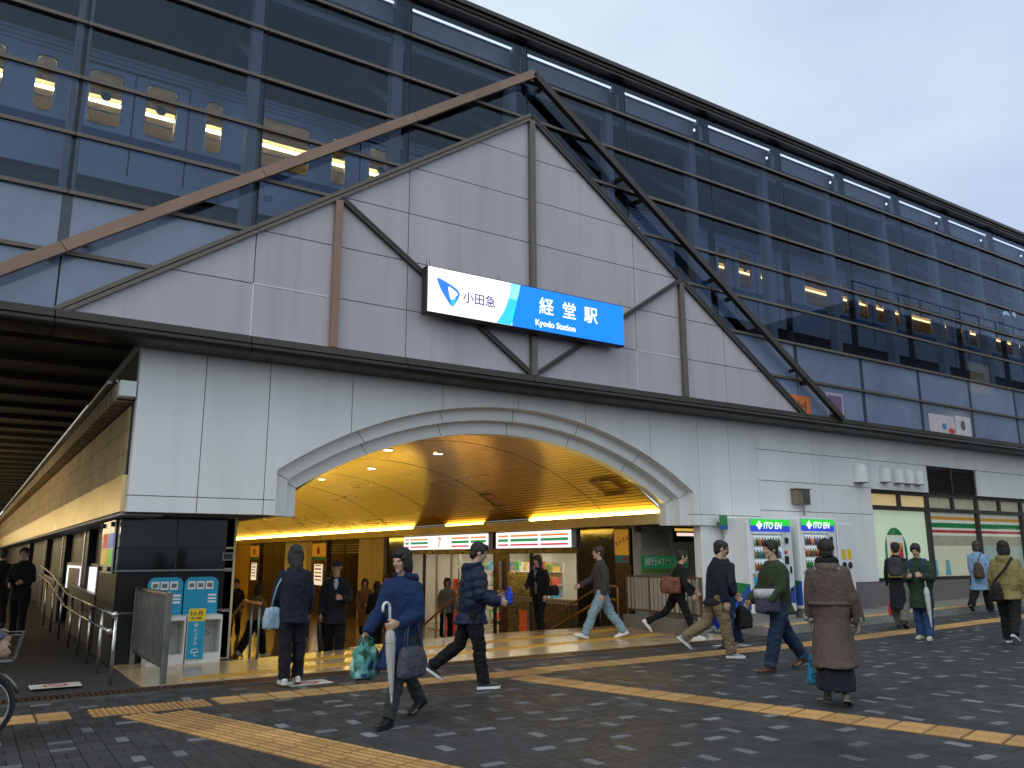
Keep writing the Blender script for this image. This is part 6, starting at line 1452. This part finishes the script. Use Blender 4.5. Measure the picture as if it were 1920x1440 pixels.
# person coming up the stairs
p = person('person in a black jacket over grey blue shirt on the stairs beside the shop counter', 2.25, 2.95, 200, 1.64, z=-.15, legs=WALK(14, 18, -8, 4, 0, 0), arms=((-6, 14, 30, 0), (16, 10, 55, 20)), lean=4, nod=8, top=dict(kind='jacket', col=BLACK, hem=.5, off=.03, shirt=(.14, .17, .22), name='jacket'), bottom=('trousers', (.008, .008, .010), .95), shoes=('sneaker', BLACK, (.3, .3, .3)), hair='bob', seed=5)
W = p['W']; soft_bag('shoulder_bag', 'black shoulder bag of the walker on the stairs', 'bag', W((-.24, -.16, 1.02)), (.32, .16, .2), BLACK, radians(200), [W((-.2, -.2, 1.0)), W((-.12, -.1, 1.36)), W((-.1, .1, 1.3)), W((-.25, .02, 1.0))])
# khaki trousers
p = person('man in navy jacket and khaki trousers striding right with grey trainers', 1.48, -2.8, -31, 1.71, legs=WALK(-20, 40, 15, 6, 40, 0), arms=((14, 8, 22, 0), (-16, 8, 18, 0)), lean=9, nod=6, top=dict(kind='jacket', col=(.010, .012, .022), hem=.45, off=.035, w=1.05, name='jacket', f=(7, 7, 4)), bottom=('trousers', (.20, .145, .085), 1.18), shoes=('sneaker', (.26, .26, .27), (.62, .62, .63)), hair='short', seed=6)
W = p['W']; soft_bag('carrier_bag', 'blue and white carrier bag beside the khaki trousered man', 'bag', W((-.24, .04, .72)), (.30, .08, .34), (.02, .05, .48), radians(-20), .06, band=((.6, .6, .62), .0, .18), amp=.01)
# black clothes, brown leather bag
p = person('person in black with white sneakers and brown shoulder bag behind khaki trousers', 2.98, -.45, -33, 1.62, legs=WALK(-34, 30, 24, 6, 50, 0), arms=((12, 8, 30, 0), (-8, 8, 35, 5)), lean=10, nod=4, top=dict(kind='jacket', col=BLACK, hem=.46, off=.03, name='jacket'), bottom=('trousers', (.007, .007, .008), .95), shoes=('sneaker', (.62, .62, .63), (.66, .66, .67)), hair='short', seed=7)
W = p['W']; soft_bag('shoulder_bag', 'worn brown leather shoulder bag on the black dressed walker', 'bag', W((.20, -.16, 1.10)), (.36, .16, .28), (.16, .055, .032), radians(-33), [W((.16, -.16, 1.08)), W((.14, -.04, 1.36)), W((.12, .12, 1.28)), W((.22, .0, 1.08))], rough=.45, amp=.016)
# green jacket, jeans with cuffs
p = person('man in olive green jacket and cuffed dark jeans walking with a two-tone bag', 1.06, -4.30, 163, 1.70, legs=WALK(19, 4, -24, 14, 0, 20), arms=((10, 12, 38, 14), (14, 8, 30, 5)), lean=3, nod=4, top=dict(kind='jacket', col=(.028, .044, .020), hem=.43, off=.045, w=1.12, name='jacket', f=(6, 6, 4), amp=.014), bottom=('trousers', (.012, .026, .060), 1.22, (.03, .05, .09)), shoes=('shoe', (.10, .038, .016), (.03, .02, .015)), hair='short', hcol='black', seed=8, curl=(.5, .5))
J, W = p['J'], p['W']; soft_bag('shoulder_bag', 'purple and white two-tone bag under the green jacketed man\'s arm', 'bag', W((-.16, .26, 1.06)), (.36, .16, .30), (.055, .045, .085), radians(170), [W((-.14, .22, 1.04)), W((-.12, .06, 1.36)), W((-.12, -.08, 1.32)), W((-.2, .2, 1.04))], band=((.50, .50, .52), .62, 1.0))
# blue vest, plaid
p = person('person in black coat over bright blue vest, half hidden behind green jacket', 2.66, -1.95, 176, 1.68, legs=WALK(12, 4, -18, 10, 0, 14), arms=((26, 20, 12, 0), (10, 8, 15, 0)), lean=3, top=dict(kind='coat', col=(.012, .013, .018), hem=.45, off=.03, shirt=(.02, .09, .40), name='jacket'), bottom=('trousers', (.015, .035, .085), 1.12), shoes=('shoe', BLACK, BLACK), hair='short', seed=9)
J, W = p['J'], p['W']; soft_bag('carrier_bag', 'white plastic bag carried low behind the green jacketed man', 'bag', W((.25, -.10, .58)), (.28, .12, .34), (.60, .62, .63), radians(150), .07, amp=.02, taper=.4, rough=.35); soft_bag('holdall', 'black holdall hanging behind the green jacketed man', 'bag', W((-.05, -.30, .66)), (.28, .18, .36), BLACK, radians(176), .1, amp=.015)
# taupe coat, back view
p = person('woman in a taupe hooded coat and long black skirt, back to the plaza', -.42, -6.20, 36, 1.63, legs=WALK(4, 2, -12, 16, 0, 16), arms=((4, 8, 20, 0), (-4, 14, 16, 0)), lean=2, top=dict(kind='coat', col=(.088, .064, .055), hem=.23, off=.045, w=1.06, flare=.34, hood=(.11, .083, .073), belt=(.09, .085, .08), cuffs=(.34, .34, .33), amp=.021, f=(8, 8, 2.5)), bottom=('skirt', (.008, .009, .016), .10), shoes=('boot', (.075, .065, .062), (.16, .13, .10)), hair='short', hcol='black', extras=(('collar', (.34, .34, .335)), ('scarf', (.010, .010, .010))), seed=10, curl=(.4, .45))
W = p['W']; g2 = MB(); soft_bag('carrier_bag', 'cyan blue bag peeking past the taupe coat', 'bag', W((-.24, .12, .36)), (.10, .06, .20), (.02, .18, .32), radians(60), .1)
# green coat with hanging umbrella
p = person('person in a dark green coat and jeans looking down at a phone', 6.12, -3.30, 196, 1.62, z=zg(6.1), legs=WALK(5, 2, -4, 4), arms=((10, 10, 92, 30), (10, 10, 88, 30)), lean=2, nod=22, top=dict(kind='coat', col=(.020, .045, .024), hem=.33, off=.05, w=1.12, flare=.1, f=(6, 6, 4)), bottom=('trousers', (.025, .06, .16), 1.15), shoes=('sneaker', (.55, .56, .44), (.5, .5, .42)), hair='short', seed=11, curl=(.7, .6))
J, W = p['J'], p['W']; backpack('royal blue backpack on the green coat phone user', p, (.015, .04, .20)); g1 = W(J['wrist', -1] * .6 + J['elbow', -1] * .4 + Vector((0, .02, -.05))); umbrella('folded white umbrella hanging from the green coat phone user', g1 + Vector((0, 0, -.10)), g1 + Vector((.02, -.02, -.80)), (.52, .54, .54), (.7, .7, .72), hook=-p['fwd'], above=.12)
t = thing('phone', 'phone held up by the green coat phone user', 'phone', W(J['grip', 1] + Vector((0, .03, .05)))); MB().bbox(-.037, .037, -.004, .004, -.07, .07, .003).build('case', MAT['steel'], t); MB().box(-.033, .033, .0045, .0055, -.064, .064).build('screen', MAT['black'], t)
# black coat with backpack
p = person('person in a long black coat with backpack walking along the kerb', 7.5, -2.02, 24, 1.66, z=zg(7.5), legs=WALK(16, 4, -20, 18, 0, 24), arms=((8, 8, 20, 0), (-6, 8, 20, 0)), lean=4, top=dict(kind='coat', col=(.009, .010, .014), hem=.235, off=.035, w=1.02, flare=.06), bottom=('trousers', (.14, .13, .115), 1.2), shoes=('shoe', BLACK, BLACK), hair='short', seed=12)
backpack('charcoal backpack with tan base on the long black coat', p, (.035, .032, .045), (.05, .048, .06), -.02, base=(.30, .21, .10)); W = p['W']
soft_bag('carrier_bag', 'small red bag low beside the long black coat', 'bag', W((-.20, .05, .40)), (.07, .05, .16), (.60, .05, .03), 0, .12)
# light blue coat
p = person('person in a light blue long shirt coat walking beside the shop window', 11.9, -1.32, 8, 1.63, z=zg(11.9), legs=WALK(-22, 24, 16, 6, 30, 0), arms=((10, 8, 30, 0), (-8, 10, 34, 0)), lean=3, top=dict(kind='coat', col=(.20, .32, .52), hem=.32, off=.045, w=1.12, flare=.08), bottom=('trousers', (.008, .008, .010), 1.35), shoes=('shoe', (.02, .02, .024), (.05, .05, .055)), hair='bob', hcol='brown', seed=13, vox=.012)
W = p['W']; soft_bag('shoulder_bag', 'brown slouchy bag on the light blue coat', 'bag', W((.10, -.30, 1.14)), (.38, .2, .34), (.075, .045, .032), radians(30), [W((.08, -.28, 1.12)), W((.10, -.06, 1.36)), W((.12, .10, 1.25)), W((.2, -.1, 1.1))], amp=.018)
# mustard jacket
p = person('person in a mustard hooded jacket with black crossbody bag, seen from behind', 6.66, -4.52, 14, 1.64, z=zg(6.6), legs=WALK(4, 2, -18, 20, 0, 26), arms=((2, 14, 25, 0), (-4, 14, 20, 0)), lean=2, top=dict(kind='jacket', col=(.23, .185, .075), hem=.43, off=.055, w=1.15, hood=(.22, .18, .075), f=(7, 7, 5), amp=.015, name='jacket'), bottom=('trousers', (.010, .011, .012), 1.25), shoes=('sneaker', (.012, .012, .013), (.62, .62, .63)), hair='bob', seed=14)
W = p['W']; soft_bag('crossbody_bag', 'black crossbody bag slung behind the mustard jacket', 'bag', W((-.10, -.30, .98)), (.34, .14, .30), BLACK, radians(14), [W((-.16, -.26, .96)), W((.04, -.24, 1.2)), W((.13, -.10, 1.38)), W((.12, .10, 1.32)), W((.0, .22, 1.1))], strap_r=.018)
# man in flat cap on the stairs
p = person('man in flat cap and glasses, black coat over pale shirt, coming up the stairs', -2.72, 1.95, 246, 1.70, z=-.30, legs=WALK(16, 20, -6, 4), arms=((8, 12, 88, 40), (-4, 10, 20, 0)), lean=2, nod=4, top=dict(kind='coat', col=(.008, .009, .014), hem=.40, off=.04, w=1.08, shirt=(.34, .37, .48)), bottom=('trousers', (.007, .007, .010), 1.2), shoes=('shoe', BLACK, BLACK), hair='cap', hcol='grey', skin=1, extras=(('glasses',),), seed=15, curl=(.8, .5), group='people in the station passage')
J, W = p['J'], p['W']; g1 = W(J['grip', 1] + Vector((.04, 0, 0))); umbrella('folded black umbrella beside the man in the flat cap', g1, Vector((g1.x + .05, g1.y, -.34)), (.010, .010, .011), (.012, .012, .012), hook=(1, 0, 0), above=.1)
# passage people on the lower floor
FL = -.75; GP = 'people in the station passage'
person('woman in a long camel coat on the passage floor', 1.36, 10.2, 240, 1.60, z=FL, legs=WALK(10, 4, -14, 12, 0, 16), arms=((8, 8, 60, 25), (4, 8, 50, 20)), top=dict(kind='coat', col=(.26, .13, .045), hem=.22, off=.04, flare=.12), bottom=('trousers', BLACK), shoes=('shoe', (.6, .56, .5), (.5, .48, .44)), hair='long', vox=.013, seed=21, group=GP)
person('man in a dark suit and tie beside the camel coat', .55, 10.9, 246, 1.72, z=FL, legs=WALK(14, 6, -14, 10, 0, 14), top=dict(kind='jacket', col=(.010, .010, .012), hem=.46, off=.02, shirt=(.5, .48, .45), name='suit_jacket'), bottom=('trousers', (.010, .010, .012)), shoes=('shoe', BLACK, BLACK), hair='short', vox=.013, seed=22, group=GP)
person('person in dark clothes and light shoes behind the flat cap man', -.35, 10.3, 70, 1.62, z=FL, legs=WALK(16, 6, -18, 16, 0, 22), top=dict(kind='coat', col=(.014, .014, .018), hem=.4, off=.03), bottom=('trousers', (.02, .02, .024), 1.1), shoes=('sneaker', (.5, .46, .4), (.5, .48, .45)), hair='short', vox=.013, seed=23, group=GP)
person('person in beige scarf top and wide black trousers near the stair post', -2.35, 7.8, 30, 1.60, z=FL, legs=WALK(-22, 16, 18, 6, 26, 0), arms=((20, 10, 60, 10), (10, 10, 60, 10)), top=dict(kind='jacket', col=(.20, .15, .085), hem=.5, off=.03, name='jacket'), bottom=('trousers', (.008, .008, .009), 1.45), shoes=('sneaker', (.55, .5, .42), (.5, .48, .45)), hair='bob', vox=.013, seed=24, group=GP)
person('tall person in a black coat and red cap before the shop doors', 2.55, 6.4, 235, 1.80, z=FL, legs=WALK(6, 4, -6, 4), top=dict(kind='coat', col=(.007, .007, .008), hem=.3, off=.05, w=1.08), bottom=('trousers', BLACK, 1.1), shoes=('shoe', BLACK, BLACK), hair='cap', hcol='black', vox=.012, seed=25, group=GP)
person('person in black carrying a pale umbrella beside the camel coat', 2.15, 9.6, 100, 1.66, z=FL, legs=WALK(12, 4, -14, 12, 0, 12), top=dict(kind='coat', col=(.010, .010, .011), hem=.34, off=.03), bottom=('trousers', BLACK), shoes=('sneaker', (.5, .48, .44), (.5, .48, .44)), hair='long', vox=.013, seed=26, group=GP)
person('person in orange scarf and dark coat deep in the passage', 1.9, 14.0, 250, 1.62, z=FL, legs=WALK(10, 4, -10, 8), top=dict(kind='coat', col=(.03, .022, .016), hem=.3, off=.03), bottom=('trousers', BLACK), shoes=('shoe', BLACK, BLACK), hair='short', extras=(('scarf', (.45, .13, .02)),), vox=.014, seed=27, group=GP)
for i_, (px_, py_, hd_, lb, c_) in enumerate(((-1.6, 12.4, 250, 'person in dark brown coat deep at the left of the passage', (.02, .014, .010)), (.1, 13.6, 70, 'person in dark grey jacket walking away deep in the passage', (.02, .02, .022)), (2.95, 12.3, 245, 'person in navy coat passing the shop doors', (.010, .013, .03)), (-3.1, 10.6, 255, 'person in black parka near the left passage wall', (.009, .009, .010)), (.75, 8.0, 75, 'person in charcoal coat walking away behind the blue coat woman', (.016, .016, .018)), (3.1, 8.6, 250, 'person in pale grey jumper beside the timber shop panel', (.22, .21, .2)), (-.9, 16.5, 80, 'person in olive jacket far down the passage', (.03, .035, .02)))):
    person(lb, px_, py_, hd_, 1.60 + .03 * (i_ % 4), z=FL, legs=WALK(12, 5, -14, 12, 0, 14) if i_ % 2 else WALK(-14, 12, 12, 5, 14, 0), arms=((8, 8, 30, 5), (-6, 8, 25, 5)), top=dict(kind='coat', col=c_, hem=.36 + .04 * (i_ % 3), off=.03), bottom=('trousers', BLACK, 1.1), shoes=('shoe', BLACK, BLACK), hair=('short', 'long', 'bob')[i_ % 3], vox=.014, seed=40 + i_, group=GP)
# lane people
person('person in dark clothes standing in the lane by the ramp handrail', -7.12, 7.6, 250, 1.66, legs=WALK(4, 2, -4, 2), arms=((8, 8, 70, 30), (8, 8, 60, 20)), top=dict(kind='coat', col=(.010, .010, .013), hem=.4, off=.03), bottom=('trousers', BLACK), shoes=('shoe', BLACK, BLACK), hair='short', vox=.013, seed=28, group='people in the lane')
person('person in dark coat farther down the lane', -7.42, 9.6, 95, 1.66, legs=WALK(14, 4, -14, 12, 0, 14), top=dict(kind='coat', col=(.012, .011, .011), hem=.35, off=.03), bottom=('trousers', BLACK), shoes=('shoe', BLACK, BLACK), hair='short', vox=.014, seed=29, group='people in the lane')
# ---- cyclist pushing a bicycle at the left
p = person('person in a grey blue jacket pushing a bicycle', -8.08, -3.62, 5, 1.62, legs=WALK(10, 4, -14, 14, 0, 14), arms=((10, 10, 40, 0), (18, 8, 12, 0)), lean=2, top=dict(kind='jacket', col=(.085, .105, .15), hem=.45, off=.04, w=1.05, name='jacket'), bottom=('trousers', (.012, .013, .02), 1.1), shoes=('sneaker', BLACK, (.4, .4, .4)), hair='short', seed=30, curl=(.25, .2))
b_ = thing('bicycle', 'small wheeled black bicycle pushed at the left of the plaza', 'bicycle', (-8.17, -3.32, 0), radians(-8))
MAT['tyre'] = M('tyre rubber', (.014, .014, .015), .7, var=.2); MAT['rim'] = M('alloy rim', (.5, .5, .52), .3, .9)
R0 = .27
for cx in (.27, -.72):
    c = Vector((cx, 0, R0)); wl = empty('wheel', parent=b_); wl.location = c
    MB().tube([(R0 * .93 * cos(q), 0, R0 * .93 * sin(q)) for q in [2 * pi * i / 40 for i in range(40)]], .021, 8, closed=True).build('tyre', MAT['tyre'], wl, True)
    MB().tube([(R0 * .84 * cos(q), 0, R0 * .84 * sin(q)) for q in [2 * pi * i / 40 for i in range(40)]], .010, 6, closed=True).build('rim', MAT['rim'], wl, True)
    q_ = MB(); q_.cyl((0, -.04, 0), (0, .04, 0), .018, 10)
    for i in range(20): a = 2 * pi * i / 20; q_.cyl((0, .02 * (-1) ** i, 0), (R0 * .84 * cos(a), 0, R0 * .84 * sin(a)), .0015, 4)
    q_.build('spokes', MAT['rim'], wl)
fm = M('black bicycle frame', (.015, .016, .02), .3, coat=.4)
MB().tube([(.12, 0, .78), (.16, 0, .62), (.27, 0, R0)], .016, 10).tube([(.16, 0, .62), (-.12, 0, .28), (-.30, 0, .28)], .018, 10).tube([(-.30, 0, .28), (-.38, 0, .66)], .016, 10).tube([(-.30, 0, .28), (-.72, 0, R0)], .011, 8).tube([(-.36, 0, .56), (-.72, 0, R0)], .009, 8).build('frame', fm, b_, True)
MB().tube([(.02, -.27, .88), (.06, -.2, .9), (.11, -.06, .86), (.12, 0, .86), (.11, .06, .86), (.06, .2, .9), (.02, .27, .88)], .012, 8).cyl((.12, 0, .76), (.12, 0, .87), .014, 8).build('handlebar', MAT['rim'], b_, True)
MB().ell((-.41, 0, .73), (.13, .075, .04), 14, 8).cyl((-.38, 0, .62), (-.4, 0, .72), .013, 8).build('saddle', MAT['black'], b_, True)
MB().ell((.31, 0, .60), (.035, .03, .03), 12, 8).build('head_lamp', E('bicycle lamp glass', (.9, .85, .6), .5), b_, True)
MB().tube([((R0 + .03) * cos(q) + .27, 0, (R0 + .03) * sin(q) + R0) for q in [radians(20 + 150 * i / 12) for i in range(13)]], .018, 6).build('mudguard', MAT['steel_dk'], b_, True)
bx = MB().bbox(.18, .5, -.16, .16, .63, .66, .01)
for i in range(9): yq = -.16 + .04 * i; bx.cyl((.18, yq, .65), (.16, yq, .86), .003, 4).cyl((.5, yq, .65), (.54, yq, .86), .003, 4)
bx.tube([(.16, -.17, .86), (.54, -.17, .86), (.54, .17, .86), (.16, .17, .86)], .006, 6, closed=True).build('basket', MAT['steel_dk'], b_)
# ================================================================== BUILDING ACROSS THE STREET (seen only as a reflection in the glass)
ob = thing('office_block', 'dark office block with roof railing mirrored in the right-hand glass', 'building', (40, -17, 0))
MAT['block_wall'] = M('brown grey facade', (.10, .09, .085), .7, var=.15); MB().box(-12, 14, -6, 5, -1, 13.6).build('wall', MAT['block_wall'], ob); MB().box(-12.3, 14.3, -6.3, 5.3, 13.6, 14.0).build('parapet', MAT['interior_dk'], ob)
for k in range(14): MB().cyl((-12 + k * 2, 5.2, 14.0), (-12 + k * 2, 5.2, 15.1), .04, 6).build('rail_post', MAT['steel_dk'], ob)
for z in (14.6, 15.1): MB().cyl((-12, 5.2, z), (14, 5.2, z), .035, 6).build('rail', MAT['steel_dk'], ob)
for fl in range(4):
    for k in range(8):
        for (fx, fy, rot) in ((-10.6 + k * 3.1, 5.01, 0),):
            wn = MB().box(fx, fx + 2.1, 5.005, 5.03, 1.2 + fl * 3.1, 3.0 + fl * 3.1).build('window', MAT['brown_glass'] if (fl * 3 + k) % 4 else MAT['film_w'], ob)
    for k in range(3): MB().box(-12.03, -12.005, -4.6 + k * 3.2, -2.6 + k * 3.2, 1.2 + fl * 3.1, 3.0 + fl * 3.1).build('window', MAT['brown_glass'], ob)
finish_meshes()
